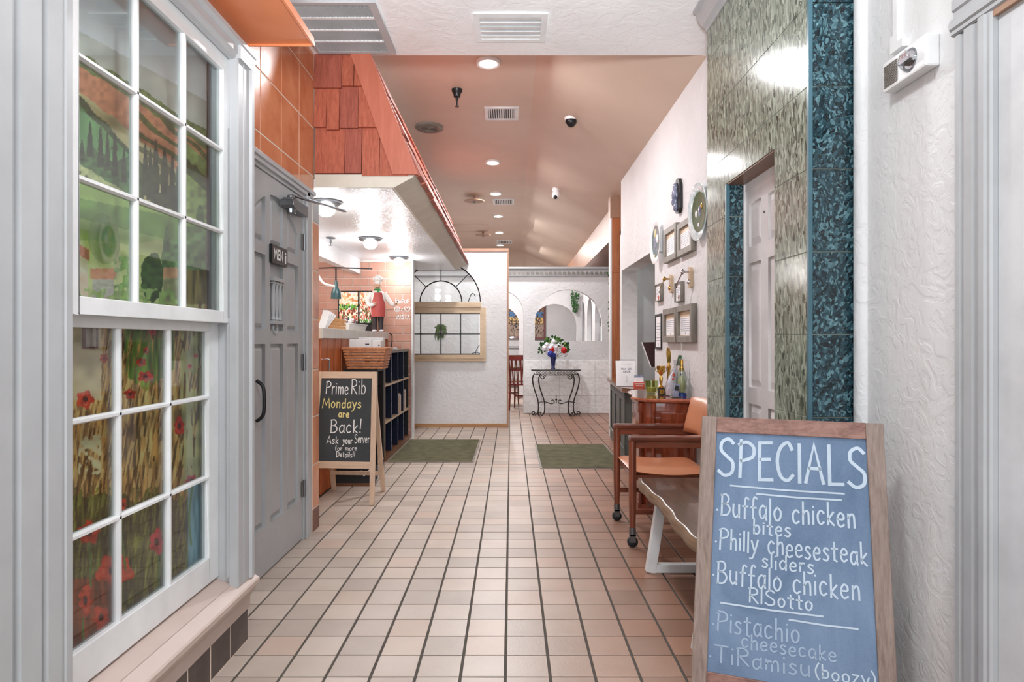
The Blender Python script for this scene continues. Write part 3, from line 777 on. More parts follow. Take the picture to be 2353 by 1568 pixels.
for a in (45, 90, 135): w3.bar((xc+ri*math.cos(R(a)), 8.96, zb+ri*math.sin(R(a))), (xc+ro*math.cos(R(a)), 8.96, zb+ro*math.sin(R(a))), .012, .012, (0, 1, 0))
for s_ in (-1, 1): w3.tube([(xc+s_*(ri+.09+.02*k), 8.96, zb+.12*math.sin(k*.5)) for k in range(6)], .006, 5)
w3 = w3.build('window_2', 'black_metal', kind='structure', label='half-round fan window with black leading in the white partition')
m = MB(); m.curve_slab(arc(xc, zb, ro-.002, 0, 180, 28), [], 8.975, 8.98, 'y'); m.build('pane', 'thin_glass', w3)
w4 = MB()
for px in (966, HC, 1058): w4.box(PXp(px, 8.93)-.008, PXp(px, 8.93)+.008, 8.952, 8.966, wz0, wz1)
zc_ = 1.195+(784-768)*8.93/F
w4.box(wx0, wx1, 8.952, 8.966, zc_-.007, zc_+.007).box(wx0, wx1, 8.952, 8.97, wz0, wz0+.018).box(wx0, wx1, 8.952, 8.97, wz1-.012, wz1)
w4 = w4.build('window_3', 'black_metal', kind='structure', label='pine-framed window with black glazing bars in the white partition')
xs = [wx0]+[PXp(p, 8.93) for p in (966, HC, 1058)]+[wx1]
for a, b_ in zip(xs, xs[1:]):
    for c, d in ((wz0, zc_), (zc_, wz1)): MB().box(a, b_, 8.956, 8.959, c, d).build('pane', 'thin_glass', w4)
fo = .075
outer = rect(wx0-fo, wx1+fo, wz0-fo-.012, wz1+fo)
MB().curve_slab(outer, [rect(wx0, wx1, wz0, wz1)], 8.895, 8.935, 'y').build('frame', 'pine_frame', w4)
MB().curve_slab(rect(wx0-.05, wx1+.05, wz0-.05, wz1+.05), [rect(wx0+.004, wx1-.004, wz0+.004, wz1-.004)], 8.885, 8.90, 'y').build('frame_moulding', 'pine_frame', w4)
MB().box(wx0-fo, wx1+.01, 8.87, 8.935, wz1+fo, wz1+fo+.075).build('sill', 'pine_frame', w4, bevel=.004)

# ------------------------------------------------------------ arched far wall (dining room screen)
YA = 10.65; P1 = lambda px: (px-CX)*YA/F; Z1 = lambda py: 1.195-(py-784)*YA/F
bx0, bx1 = P1(1229), P1(1383); bz0, bzt = Z1(784), Z1(665.5)
dx0, dx1 = P1(1098), P1(1202.5)
outer = [(-2.7, 0), (dx0, 0)]+[(x, z) for x, z in arch(dx0, dx1, 0, Z1(668))[2:]][::-1]+[(dx1, 0), (3.2, 0), (3.2, 2.40), (-2.7, 2.40)]
wa = MB().curve_slab(outer, [arch(bx0, bx1, bz0, bzt, 26)], YA, YA+.12, 'y').build('wall_arches', 'stucco', kind='structure')
co = MB().box(-2.7, 3.2, YA-.07, YA, 2.385, 2.415).box(-2.7, 3.2, YA-.05, YA, 2.27, 2.285).build('trim_3', 'grey_paint', kind='structure')
k = 0; x = P1(1168)
while x < P1(1410):
    MB().box(x, x+.036, YA-.045, YA, 2.287, 2.335).build('dentil', 'frame_grey', co); x += .0755
xs = [P1(1203.5)+.003]+[P1(1244)+.295*k for k in range(6)]
for a, b_ in zip(xs, xs[1:]):
    for j in range(3): MB().box(a+.002, b_-.002, YA-.012, YA, .003+j*.291, .291*(j+1)).build('tile', 'white_marble', wa, bevel=.0015)

# ------------------------------------------------------------ rooms behind the arches
YB = 13.5; P2 = lambda px, Y=YB: (px-CX)*Y/F
def Zp(py, Y): return 1.195-(py-784)*Y/F
ax0, ax1 = P2(1222), P2(1326); az = Zp(699, YB)
ex0, ex1 = P2(1108), P2(1193)
def door_arch_outer(x0, x1, zt): return [(x0, 0)]+[(x, z) for x, z in arch(x0, x1, 0, zt)[2:]][::-1]+[(x1, 0)]
MB().curve_slab([(-2.7, 0)]+door_arch_outer(ex0, ex1, Zp(705, YB))+[(1.5, 0), (1.5, 2.4), (-2.7, 2.4)], [arch(ax0, ax1, 1.14, az)], YB, YB+.12, 'y').build('wall_arches', 'stucco', kind='structure')
co = MB().box(-1, 1.5, YB-.06, YB, 2.38, 2.41).build('trim_4', 'frame_grey', kind='structure')
x = .3
while x < 1.45: MB().box(x, x+.045, YB-.04, YB, 2.28, 2.34).build('dentil', 'frame_grey', co); x += .09
hs = []
for a, b_ in ((1334, 1344), (1349, 1361), (1367, 1381)):
    ya, yb = 1.5*F/(b_-CX), 1.5*F/(a-CX); hs.append(arch(ya, yb, 1.0, 2.02))
MB().curve_slab(rect(YA+.12, YB, 0, 2.4), hs, 1.5, 1.58, 'x').build('wall_niches', 'stucco', kind='structure')
MB().box(1.9, 1.95, YA+.2, YB+.5, 0, 2.5).build('wall_niche_back', 'grey_paint', kind='structure')
for k, (px, Y) in enumerate(((1340, 13.35), (1355, 12.25))):
    t = thing('picture', ('small dark framed picture in the farther narrow arch behind the screen', 'small dark framed picture in the nearer narrow arch behind the screen')[k], 'picture', (1.88, Y, 1.55), group='pictures in the narrow arches')
    MB().curve_slab(rect(Y-.19, Y+.19, 1.5, 1.98), [rect(Y-.13, Y+.13, 1.56, 1.92)], 1.865, 1.895, 'x').build('frame', 'dark', t)
    MB().box(1.885, 1.893, Y-.13, Y+.13, 1.56, 1.92).build('print', 'blue_grey', t)

def street_scene(seed):
    def fn(U, V):
        n = vnoise(U, V, 9, seed); n2 = vnoise(U, V, 23, seed+1)
        r = np.stack([70+90*n, 55+60*n, 45+35*n2], -1)
        lo = V < .38; r[lo] = np.stack([110+80*n2, 95+70*n2, 85+60*n2], -1)[lo]
        bl = (V > .62) & (V < .78) & (n > .3); r[bl] = (70, 120, 170)
        yl = (V > .42) & (V < .6) & (n2 > .55); r[yl] = (220, 190, 120)
        gr = (V > .55) & (U < .45) & (n2 > .5) if seed == 5 else (V > .85) & (n2 > .5); r[gr] = (80, 150, 40)
        dk = (n2 < .25); r[dk] = (34, 24, 22); return r
    return fn
for k, (p0, p1, ya_, yb_, seed, lab) in enumerate(((1222, 1249, 700, 776, 5, 'tall street painting in a dark frame seen through the arched opening'), (1150, 1194, 700, 774, 9, 'street scene painting with blue awning seen through the arched doorway'))):
    Y = 17.85; x0, x1, z0, z1 = (p0-CX)*Y/F-.15*(k == 0), (p1-CX)*Y/F, Zp(yb_, Y), Zp(ya_, Y)
    t = thing('painting', lab, 'painting', ((x0+x1)/2, Y, z0))
    fw = .05
    MB().curve_slab(rect(x0-fw, x1+fw, z0-fw, z1+fw), [rect(x0, x1, z0, z1)], Y-.03, Y+.03, 'y').build('frame', 'mahogany', t)
    painted('canvas', 'painting', t, 0, 1, 0, 1, 60, 80, lambda u, v, x0=x0, x1=x1, z0=z0, z1=z1, Y=Y: (x0+(x1-x0)*u, Y, z0+(z1-z0)*v), street_scene(seed))
# grey rail on the rear wall
MB().box(-1.5, .6, 17.84, 17.9, 1.0, 1.06).box(-1.5, .6, 17.86, 17.9, .1, .16).build('trim_5', 'grey_paint', kind='structure')

def ivy(name, lab, x, y, z0, z1, w, n, parent=None):
    t = thing(name, lab, 'plant', (x, y, z0))
    MB().tube([(x, y, z1), (x+.01, y, (z0+z1)/2), (x-.01, y, z0)], .004, 5).build('stem', 'leaf', t)
    m = MB()
    for k in range(n):
        z = z0+(z1-z0)*random.random(); a = random.uniform(-1, 1)*w*(.4+.6*(z-z0)/(z1-z0)); b_ = (x+a, y+random.uniform(-.04, .0), z)
        m.leaf(b_, (b_[0]+random.uniform(-.03, .03), b_[1]-.02, b_[2]-random.uniform(.03, .055)), .035, (random.uniform(-.4, .4), -1, .3))
    o = m.build('foliage', 'leaf', t); o['kind'] = 'stuff'; return t
ivy('ivy', 'green ivy trailing down inside the arched opening', P2(1323, 13.3), 13.46, Zp(715, 13.3), 2.25, .09, 120)
ivy('ivy', 'thin dark ivy strands hanging beside the orange wooden post', P1(1400), YA-.1, 1.15, 2.36, .05, 60)

# ------------------------------------------------------------ right: tiled wall with white door
XG = 1.105; YG = lambda px: XG*F/(px-CX)
cy = [3.626, 3.331, 3.017, 2.703, 2.391]; rz = [.911+.308*k for k in range(-3, 7)]+[3.05]
rz[0] = 0.0
D0, D1, DT = 2.703, 3.31, 2.0
wr = MB()
wr.box(XG+.0025, 1.60, 2.40, D0-.001, 0, 3.05).box(XG+.0025, 1.60, D1+.006, 3.622, 0, 3.05).box(XG+.0025, 1.60, D0-.01, D1+.006, DT+.004, 3.05).box(1.29, 1.60, D0-.01, D1+.01, 0, DT+.01)
wr = wr.build('wall_tiled', 'joint_green', kind='structure')
for a, b_ in zip(cy[1:], cy):
    for c, d in zip(rz, rz[1:]):
        lo, hi, y0, y1 = c, d, a, b_
        if a >= 2.70 and b_ <= 3.34:      # above the doorway only
            if hi <= DT: continue
            lo = max(lo, DT)
        y0 = max(y0, 2.399)
        MB().box(XG, XG+.0145, y0+.0015, y1-.0015, lo+.0015, hi-.0015).build('tile', 'green_stone', wr, bevel=.001)
for c, d in zip(rz, rz[1:]):
    MB().box(1.120, 1.281, 2.388, 2.401, c+.0025, d-.0025).build('tile', 'blue_stone', wr, bevel=.001)
    if c < DT: MB().box(XG+.018, 1.192, D1-.006, D1+.006, c+.0025, min(d, DT)-.0025).build('tile', 'blue_stone', wr, bevel=.001)
MB().box(XG-.002, 1.118, 2.386, 2.401, 0, 3.05).box(XG-.001, XG+.017, D1-.008, D1+.012, 0, DT).build('tile_edging', 'blue_edge', wr)
MB().box(XG+.004, 1.29, D0, D1, DT-.004, DT+.004).build('lintel', 'brown_wood', wr)
d2 = MB().box(1.192, 1.29, D1-.012, D1, 0, DT).box(1.192, 1.29, D0-.01, D0, 0, DT).box(1.20, 1.29, D0, D1, DT-.045, DT)
d2 = d2.build('door_2', 'door_white', kind='structure', label='white six-panel door set in the green tiled wall')
cols2 = [(3.305-.185, 3.305-.075), (3.305-.33, 3.305-.22)]
Yd = lambda px: 1.206*F/(px-CX)
cols2 = [(Yd(1750), Yd(1722)), (2.72, Yd(1766))]
zr2 = [(Zp(892, Yd(1735)), Zp(602, Yd(1735))), (Zp(564, Yd(1735)), Zp(462, Yd(1735))), (.16, .88)]
m = MB().curve_slab(rect(D0, D1-.012, .008, DT-.045), [rect(a, b_, c, d) for a, b_ in cols2 for c, d in zr2], 1.204, 1.216, 'x').box(1.216, 1.246, D0, D1-.012, .008, DT-.045)
lf = m.build('leaf', 'door_white', d2)
for a, b_ in cols2:
    for c, d in zr2:
        MB().loft([[(1.2165, y, z) for y, z in rect(a+.006, b_-.006, c+.006, d-.006)], [(1.2065, y, z) for y, z in rect(a+.03, b_-.03, c+.04, d-.04)]]).build('panel', 'door_white', lf)
MB().lathe([(.004, 1.198), (.006, 1.204)], (0, Yd(1758), Zp(487, Yd(1758))), 8, 'x').build('hook', 'steel', lf)
# crown moulding
crown = [(XG+.01, 2.935), (XG-.006, 2.935), (XG-.01, 2.955), (XG-.03, 2.965), (XG-.055, 3.0), (XG-.062, 3.03), (XG-.08, 3.035), (XG-.082, 3.05), (XG+.01, 3.05)]
MB().prism(crown, -2, 3.628, 'y').build('trim_6', 'grey_paint', kind='structure')

# right wall beyond (pictures) with the opening
XW = 1.27; YW = lambda px, X=XW: X*F/(px-CX)
wr2 = MB()
wr2.curve_slab([(3.6, 0), (7.43, 0), (7.43, 3.08), (3.6, 3.08)], [rect(5.68, 7.38, .72, 2.0)], 1.27, 1.45, 'x')
wr2.build('wall_right', 'stucco', kind='structure')
MB().box(1.45, 4.1, 7.50, 7.6, 0, 2.6).build('wall_alcove', 'grey_paint', kind='structure')
MB().box(1.45, 4.1, 3.5, 3.6, 0, 3.0).build('wall_alcove', 'grey_paint', kind='structure')
m = MB().box(1.262, 1.36, 8.05, 8.16, 0, 2.735).box(1.262, 1.36, 8.045, 8.052, 2.05, 2.10)
po = m.build('post', 'post_wood', kind='structure', bevel=.004, label='orange wooden post beside the host desk')
MB().box(1.243, 1.262, 8.05, 8.18, 0, 2.735).build('edging', 'white_paint', po)
MB().box(1.24, 1.38, 8.04, 8.2, 2.735, 3.0).build('trim_7', 'tan_trim', kind='structure')
MB().box(1.40, 4.0, 8.16, 8.26, 0, 2.57).build('wall_side', 'stucco', kind='structure')

# stucco wall in the right foreground
ws = MB().box(1.283, 1.60, -3, 2.395, 0, 3.05)
ws = ws.build('wall_stucco', 'stucco_heavy', kind='structure')
m = MB(); m.prism([(1.284, 2.42)]+[(1.284-.028*math.sin(R(a)), 2.352+.035*math.cos(R(a))) for a in range(0, 181, 15)]+[(1.284, 2.30)], 0, 3.05, 'z').build('bead', 'stucco', ws, smooth=True)
d3 = MB()
prof = [(1.30, 1.84), (1.268, 1.838), (1.262, 1.832), (1.262, 1.815), (1.268, 1.810), (1.268, 1.796), (1.258, 1.790), (1.258, 1.760), (1.264, 1.755), (1.264, 1.738), (1.254, 1.732), (1.25, 1.722), (1.25, 1.705), (1.256, 1.700), (1.256, 1.690), (1.262, 1.686), (1.30, 1.684)]
d3.prism(prof, 0, 2.06, 'z')
hz = [(x, 2.06+(y-1.684)) for x, y in prof]
d3.prism(hz, .6, 1.84, 'y')
d3 = d3.build('door_3', 'grey_paint', kind='structure', label='pale grey door with ridged casing at the right edge')
MB().box(1.275, 1.30, .7, 1.684, 0, 2.045).build('leaf', 'pale_door', d3)
MB().box(1.262, 1.30, .6, 1.70, 2.045, 2.075).build('head_strip', 'tan_trim', d3)

# fire alarm horn strobe
YR = lambda px: 1.28*F/(px-CX)
fa = thing('fire_alarm', 'white horn and strobe fire alarm on the stucco wall near the ceiling', 'alarm', (1.28, 2.03, 1.98))
y0, y1 = 1.925, 2.150; z0, z1 = 2.0, 2.125
z0, z1 = Zp(216, 2.15), Zp(150, 2.15)
z0, z1 = 2.02, 2.118
m = MB().box(1.240, 1.283, y0, y1, z0, z1); m.build('housing', 'white_plastic', fa, bevel=.006)
for k in range(14):
    z = z0+.012+k*.0052
    MB().box(1.2375, 1.2405, y1-.085, y1-.012, z, z+.0026).build('louvre', 'frame_grey', fa)
MB().lathe([(.001, 1.208), (.018, 1.212), (.030, 1.225), (.037, 1.240)], (0, y0+.078, (z0+z1)/2+.0), 16, 'x').build('strobe_lens', 'clear_lens', fa, smooth=True)
MB().box(1.22, 1.238, y0+.045, y0+.105, (z0+z1)/2-.007, (z0+z1)/2+.007).lathe([(.028, 1.2385), (.028, 1.2395)], (0, y0+.075, (z0+z1)/2), 14, 'x').build('flash_tube', 'chrome', fa)
m = MB(); write(m, 'FIRE', 0, .04, 0, .014, .0022, lambda u, v: (1.2392, y1-.09-u, z1-.03+v)); m.build('lettering', 'red_plastic', fa)
rc = thing('cable_raceway', 'white cable raceway with elbow above the fire alarm', 'conduit', (1.27, 2.13, 2.13))
MB().box(1.262, 1.284, 2.105, 2.132, 2.19, 3.05).build('channel', 'white_plastic', rc, bevel=.003)
MB().prism([(2.072, 2.146), (2.138, 2.146), (2.138, 2.20), (2.099, 2.20), (2.099, 2.172), (2.072, 2.172)], 1.258, 1.284, 'x').build('elbow', 'white_plastic', rc)

# ------------------------------------------------------------ ceiling fittings
def at_c(px, py, Z):   # point of a horizontal ceiling seen at a pixel
    Y = (Z-H)*F/(CY-py); return (px-CX)*Y/F, Y
ZP = 3.5
names = ['first and largest', 'second', 'third', 'fourth', 'fifth', 'farthest']
l0 = None
for k, (px, py) in enumerate([(1122, 141), (1132, 371), (1139, 443), (1145, 495), (1147, 533), (1149, 562)]):
    x, y = at_c(px, py, ZP)
    t = thing('downlight', f'{names[k]} glowing recessed downlight of the row along the pink ceiling', 'light', (x, y, ZP-.02), group='recessed downlights in the pink ceiling', local=True)
    if l0 is None:
        MB().lathe([(.075, -.004), (.095, -.008), (.1, 0), (.1, .018), (.075, .018)], (0, 0, 0), 28, hollow=True).build('trim_ring', 'white_plastic', t, smooth=True)
        MB().lathe([(.0, -.002), (.074, -.002), (.074, .01), (0, .01)], (0, 0, 0), 24).build('lens', 'bulb', t); l0 = t
    else:
        for ch in list(l0.children): clone(ch, t)
    area('downlight_lamp', (x, y, ZP-.05), .15, 32, (.98, .98, 1), disk=True)
for k, (x, y, r_) in enumerate([(-.494, 5.9, 0)]):
    t = thing('sprinkler', 'black sprinkler head hanging from the pink ceiling', 'sprinkler', (x, y, 3.38), local=True)
    MB().lathe([(.05, .12), (.045, .095), (.035, .085), (.03, .05), (.012, .045), (.012, .02)], (0, 0, 0), 14).build('body', 'black_metal', t, smooth=True)
    MB().lathe([(.006, .03), (.006, -.03), (.02, -.034), (.02, -.038)], (0, 0, 0), 10).build('deflector', 'black_metal', t)
for k, (px, py, lab) in enumerate([(1090, 462, 'nearer pale sprinkler escutcheon plate on the pink ceiling'), (1110, 543, 'farther pale sprinkler with hanging deflector on the pink ceiling')]):
    x, y = at_c(px, py-12, ZP)
    t = thing('sprinkler', lab, 'sprinkler', (x, y, ZP-.1), group='pale sprinklers on the pink ceiling', local=True)
    MB().lathe([(.15, .01), (.16, .02), (.02, .035), (.02, .1)], (0, 0, 0), 20).build('plate', 'tan_trim', t, smooth=True)
    MB().lathe([(.03, -.02), (.012, -.01), (.012, .02)], (0, 0, 0), 10).build('deflector', 'steel', t)
x, y = at_c(987, 291, ZP)
t = thing('ceiling_speaker', 'round grey speaker grille in the pink ceiling', 'speaker', (x, y, ZP-.02), local=True)
MB().lathe([(.09, -.006), (.14, -.008), (.15, .0), (.15, .02), (.09, .02)], (0, 0, 0), 28, hollow=True).build('rim', 'frame_grey', t, smooth=True)
m = MB(); m.lathe([(0, -.004), (.09, -.004), (.09, .006), (0, .006)], (0, 0, 0), 24); m.build('grille', 'steel', t)
for k in range(6): MB().tube([((.02+.012*k)*math.cos(a), (.02+.012*k)*math.sin(a), -.006) for a in np.linspace(0, 2*PI, 20)], .0025, 4).build('ring', 'frame_grey', t)

def register(name, lab, cx_, cy_, z, w, d, nsl, blade, m_='gloss_white', grp=None, along='x', back='dark'):
    t = thing(name, lab, 'vent', (cx_, cy_, z-.012), group=grp, local=True)
    b_ = .035 if w > .3 else .03
    m = MB().curve_slab(rect(-w/2, w/2, -d/2, d/2), [rect(-w/2+b_, w/2-b_, -d/2+b_, d/2-b_)], 0, .012, 'z'); m.build('frame', m_, t)
    MB().box(-w/2+b_, w/2-b_, -d/2+b_, d/2-b_, .009, .0115).build('duct', back, t)
    for k in range(nsl):
        if along == 'x':
            y = -d/2+b_+(d-2*b_)*(k+.5)/nsl; hw = (d-2*b_)/nsl*blade/2
            MB().loft([[(s_*(w/2-b_), y-hw, -.002), (s_*(w/2-b_), y+hw, .006), (s_*(w/2-b_), y+hw, .008), (s_*(w/2-b_), y-hw, 0)] for s_ in (-1, 1)]).build('blade', m_, t)
        else:
            x = -w/2+b_+(w-2*b_)*(k+.5)/nsl; hw = (w-2*b_)/nsl*blade/2
            MB().loft([[(x-hw, s_*(d/2-b_), -.001), (x+hw, s_*(d/2-b_), .006), (x+hw, s_*(d/2-b_), .008), (x-hw, s_*(d/2-b_), .001)] for s_ in (-1, 1)]).build('blade', m_, t)
    return t
register('ceiling_register', 'white slatted air register in the white ceiling overhead', (1173-CX)*3.79/F, 3.80, 3.05, .425, .34, 5, .86, back='white_paint')
x, y = at_c(1153, 260, ZP); register('ceiling_register', 'nearest white air register in the pink ceiling', x, y, ZP, .34, .36, 12, .5, grp='registers in the pink ceiling', along='y')
x, y = at_c(1157, 463, ZP); register('ceiling_register', 'middle white air register in the pink ceiling', x, y, ZP, .35, .42, 10, .5, grp='registers in the pink ceiling', along='y')
x, y = at_c(1159, 556, ZP); register('ceiling_register', 'farthest white air register in the pink ceiling', x, y, ZP, .36, .5, 8, .5, grp='registers in the pink ceiling', along='y')
# large return grille
t = thing('return_grille', 'large return air grille with many fine blades in the white ceiling', 'vent', (-.98, 3.83, 3.034), local=True)
w, d = .56, .60
ya, yb = 3.50, 4.13; xa, xb = -1.235, -.735
ox, oy = -.98, 3.83
MB().curve_slab(rect(xa-ox, xb-ox, ya-oy, yb-oy), [rect(xa-ox+.02, xb-ox-.045, ya-oy+.03, yb-oy-.03)], 0, .014, 'z').build('frame', 'grey_paint', t)
MB().box(xa-ox+.02, xb-ox-.045, ya-oy+.03, yb-oy-.03, .012, .0145).build('duct', 'fin', t)
bars = 4; ww = (yb-ya-.06)/bars
for k in range(1, bars): MB().box(xa-ox+.02, xb-ox-.045, ya-oy+.03+k*ww-.008, ya-oy+.03+k*ww+.008, -.001, .012).build('bar', 'gloss_white', t)
f0 = None
for k in range(bars):
    for j in range(52):
        xx = xa-ox+.024+j*.0083; yy = ya-oy+.03+(k+.5)*ww
        if f0 is None:
            f0 = MB().loft([[(xx, yy+s_*(ww/2-.008), .0), (xx+.0028, yy+s_*(ww/2-.008), .008), (xx+.0038, yy+s_*(ww/2-.008), .009), (xx+.001, yy+s_*(ww/2-.008), .0)] for s_ in (-1, 1)]).build('blade', 'blade_grey', t); fx, fy = f0.location.x-xx, yy
        else:
            c = f0.copy(); COL.objects.link(c); c.location = (xx+fx, yy+f0.location.y-fy if False else f0.location.y+(yy-fy), f0.location.z)
# access hatch, cameras
t = thing('ceiling_hatch', 'flat pink access hatch in the pink ceiling', 'hatch', (-.85, 13.0, ZP-.02))
MB().box(-1.25, -.48, 12.75, 13.4, ZP-.015, ZP).build('panel', 'pink_ceiling', t)
MB().curve_slab(rect(-1.27, -.46, 12.73, 13.42), [rect(-1.25, -.48, 12.75, 13.4)], ZP-.02, ZP, 'z').build('frame', 'pink_ceiling', t)
t = thing('dome_camera', 'black smoked dome camera on the sloping pink ceiling', 'camera', (.578, 6.2, 3.26), local=True)
MB().lathe([(.062, .09), (.065, .075), (.06, .06)], (0, 0, 0), 18).build('base', 'white_plastic', t, smooth=True)
MB().ball((0, 0, .05), .055, 14, 9).build('dome', 'black_metal', t, smooth=True)
t = thing('turret_camera', 'white turret camera on the sloping pink ceiling', 'camera', (.63, 8.97, 3.22), local=True)
MB().lathe([(.05, .11), (.055, .08), (.05, .06)], (0, 0, 0), 16).build('base', 'white_plastic', t, smooth=True)
MB().lathe([(.045, .06), (.06, .02), (.055, -.03), (.02, -.05)], (0, 0, 0), 16).build('housing', 'white_plastic', t, smooth=True)
MB().ball((-.015, -.045, -.03), .028, 10, 7).build('lens', 'dark', t, smooth=True)
# flush lights of the counter ceiling
l0 = None
for k, (px, py, lab) in enumerate([(749, 463, 'nearest round flush light on the white soffit'), (851, 547, 'middle round flush light on the white soffit'), (917, 591, 'farthest round flush light on the white soffit, before the bricks')]):
    x, y = at_c(px, py, 2.182)
    t = thing('flush_light', lab, 'light', (x, y, 2.10), group='flush lights over the service counter', local=True)
    if l0 is None:
        MB().lathe([(.11, .082), (.112, .065), (.095, .052), (.06, .045), (.055, .082)], (0, 0, 0), 26).build('pan', 'steel', t, smooth=True)
        MB().lathe([(.0, -.025), (.03, -.022), (.055, -.005), (.066, .02), (.06, .046), (0, .048)], (0, 0, 0), 22).build('globe', 'dome', t, smooth=True); l0 = t
    else:
        for ch in list(l0.children): clone(ch, t)
    point('flush_lamp', (x, y, 2.0), 6, .06, (.98, .98, 1))
x, y = at_c(760, 546, 2.182)
t = thing('sprinkler', 'small brass sprinkler on the white soffit over the counter', 'sprinkler', (x, y, 2.11), local=True)
MB().lathe([(.045, .07), (.045, .062), (.012, .058), (.01, .02), (.004, .015), (.004, .0), (.018, -.002), (.018, -.006)], (0, 0, 0), 12).build('body', 'steel', t, smooth=True)

# ------------------------------------------------------------ mural behind the sash window
XM = -1.158
MY = lambda px: -XM*F/(CX-px)
def mpt(px, py):
    y = MY(px); return y, H-(py-CY)*y/F
def mural(U, V):
    px = CX+XM*F/U; py = CY-(V-H)*F/U
    n1 = vnoise(px, py, 1/26, 1); n2 = vnoise(px, py, 1/9, 2); n3 = vnoise(px, py, 1/60, 3); st = vnoise(px*1.0, py*.12, 1/5, 4); st2 = vnoise(px+py*.15, py*.1, 1/3.2, 6)
    A = np.zeros(px.shape+(3,))
    def put(mask, c, var=.0, nn=n2):
        A[mask] = (np.array(c)*(1+var*(nn[mask][:, None]-.5)))
    put(py > -1e9, (206, 206, 212), .1)  # pale sky ground, also holds the wall's reflection in the panes as colour
    d = lambda x0, y0, s: y0+(px-x0)*s       # slanted edges of the far hills
    put(py > d(180, 70, .55), (176, 174, 164), .2, n1)
    put(py > d(180, 118, .62)+14*(n1-.5), (92, 108, 60), .5)
    put((py > d(180, 148, .66)+10*(n1-.5)), (188, 122, 90), .3)
    put((py > d(180, 205, .82)+16*(n1-.5)), (176, 164, 118), .35, n1)
    put(((px > 310) & (py > d(320, 215, .75)) & (np.sin((py-px*.75)*.16+6*n3) > .35)), (84, 90, 44), .5)
    put((py > d(180, 208, 1.1)+12*n1) & (px < 330), (70, 88, 50), .5)
    put((py > d(180, 235, 1.0)+8*n1) & (px < 305), (98, 146, 88), .25, n1)
    put((py > 330+50*n1) & (px < 305), (74, 104, 62), .6)
    put((py > d(180, 372, .62)+6*n2) & (px < 305), (178, 184, 128), .3)
    put((py > d(180, 388, .55)+18*n2) & (px < 305), (84, 110, 62), .7)
    put((px > 420) & (py > d(430, 330, .9)), (128, 148, 84), .4)
    put((px > 420) & (py > d(430, 360, .9)+10*n2) & (py < d(430, 400, .9)), (66, 84, 46), .5)
    def cyp(x, y0, y1, w, c=(48, 62, 40)):
        t = np.clip((py-y0)/(y1-y0), 0, 1); put((py > y0) & (py < y1) & (np.abs(px-x) < w*np.sqrt(t)*(.7+.6*n2)), c, .6)
    for x, y0, y1, w in ((207, 278, 360, 8), (231, 290, 385, 8), (247, 303, 392, 7), (264, 305, 405, 8), (188, 320, 370, 7), (285, 340, 420, 7)): cyp(x, y0, y1, w)
    for x, y0, y1, w in ((334, 328, 450, 9), (345, 340, 460, 8), (358, 320, 475, 11), (378, 338, 480, 12), (396, 355, 485, 9), (408, 380, 490, 8)): cyp(x, y0, y1, w, (56, 64, 44))
    put((py > 452+(px-320)*.25+14*n2) & (px > 318) & (px < 420) & (py < 500), (52, 62, 40), .6)
    mead = py > 418+(px-180)*.30+10*(n1-.5)
    put(mead, (150, 176, 96), .22, n1)
    put(mead & (py > 455+(px-180)*.2) & (py < 500+(px-180)*.25), (108, 142, 70), .3, n1)
    put(py > 560+20*(n3-.5), (182, 190, 122), .25, n1)
    cyp(383, 520, 622, 13, (78, 110, 66)); cyp(460, 470, 560, 16, (70, 104, 60))
    put(((px-350)**2/26**2+(py-640)**2/58**2 < .75+.5*n2), (52, 76, 34), .7)
    put(((px-400)**2/20**2+(py-585)**2/38**2 < .6+.6*n2), (90, 130, 70), .5)
    put((px > 425) & (py > 520) & (py < 640), (104, 136, 84), .5)
    put((px < 203) & (py > 575) & (py < 690), (226, 186, 158), .15); put((px < 206) & (py > 560+(px-180)*.6) & (py < 585+(px-180)*.6), (190, 104, 74), .2)
    put((px > 212) & (px < 262) & (py > 640) & (py < 690), (170, 164, 150), .2); put((px > 208) & (px < 268) & (py > 617+abs(240-0)*0) & (py < 642), (206, 122, 78), .2)
    put((px > 375) & (px < 415) & (py > 615) & (py < 640), (190, 140, 100), .2); put((px > 375) & (px < 418) & (py > 640) & (py < 695), (140, 140, 96), .4)
    put((px > 262) & (px < 300) & (py > 590) & (n2 > .35), (124, 156, 84), .4); put((py > 664) & (n2 > .45), (128, 150, 84), .5)
    put((px > 425) & (py > 620), (104, 90, 44), .8, st)
    # wheat field of the lower half
    low = py > 700
    put(low, (150, 112, 62), 1.0, st); put(low & (st2 > .62), (196, 160, 100), .3, st); put(low & (st2 < .2), (92, 62, 28), .4, st)
    put(low & (px > 285) & (px < 400) & (py < 900-abs(px-335)*.8) & (st2 > .4), (96, 120, 44), .8, st)
    put(low & (px < 232) & (py < 920), (188, 168, 132), .25, n1); put(low & (px < 232) & (py > 1000) & (py < 1090) & (px > 180) & (n2 > .5), (200, 178, 136), .3)
    put(low & (px > 415) & (px < 470) & (py < 1120) & (st > .35), (164, 156, 104), .4, n1)
    put(low & (py > 1120+50*n1), (78, 70, 30), .9, st); put(low & (py > 1120) & (st2 > .66), (112, 110, 44), .5, st)
    put(low & (py > 1330) & (px < 280), (120, 50, 20), .6, st)
    put(low & (px > 432) & (px < 466) & (py > 1105), (112, 148, 160), .3, st)
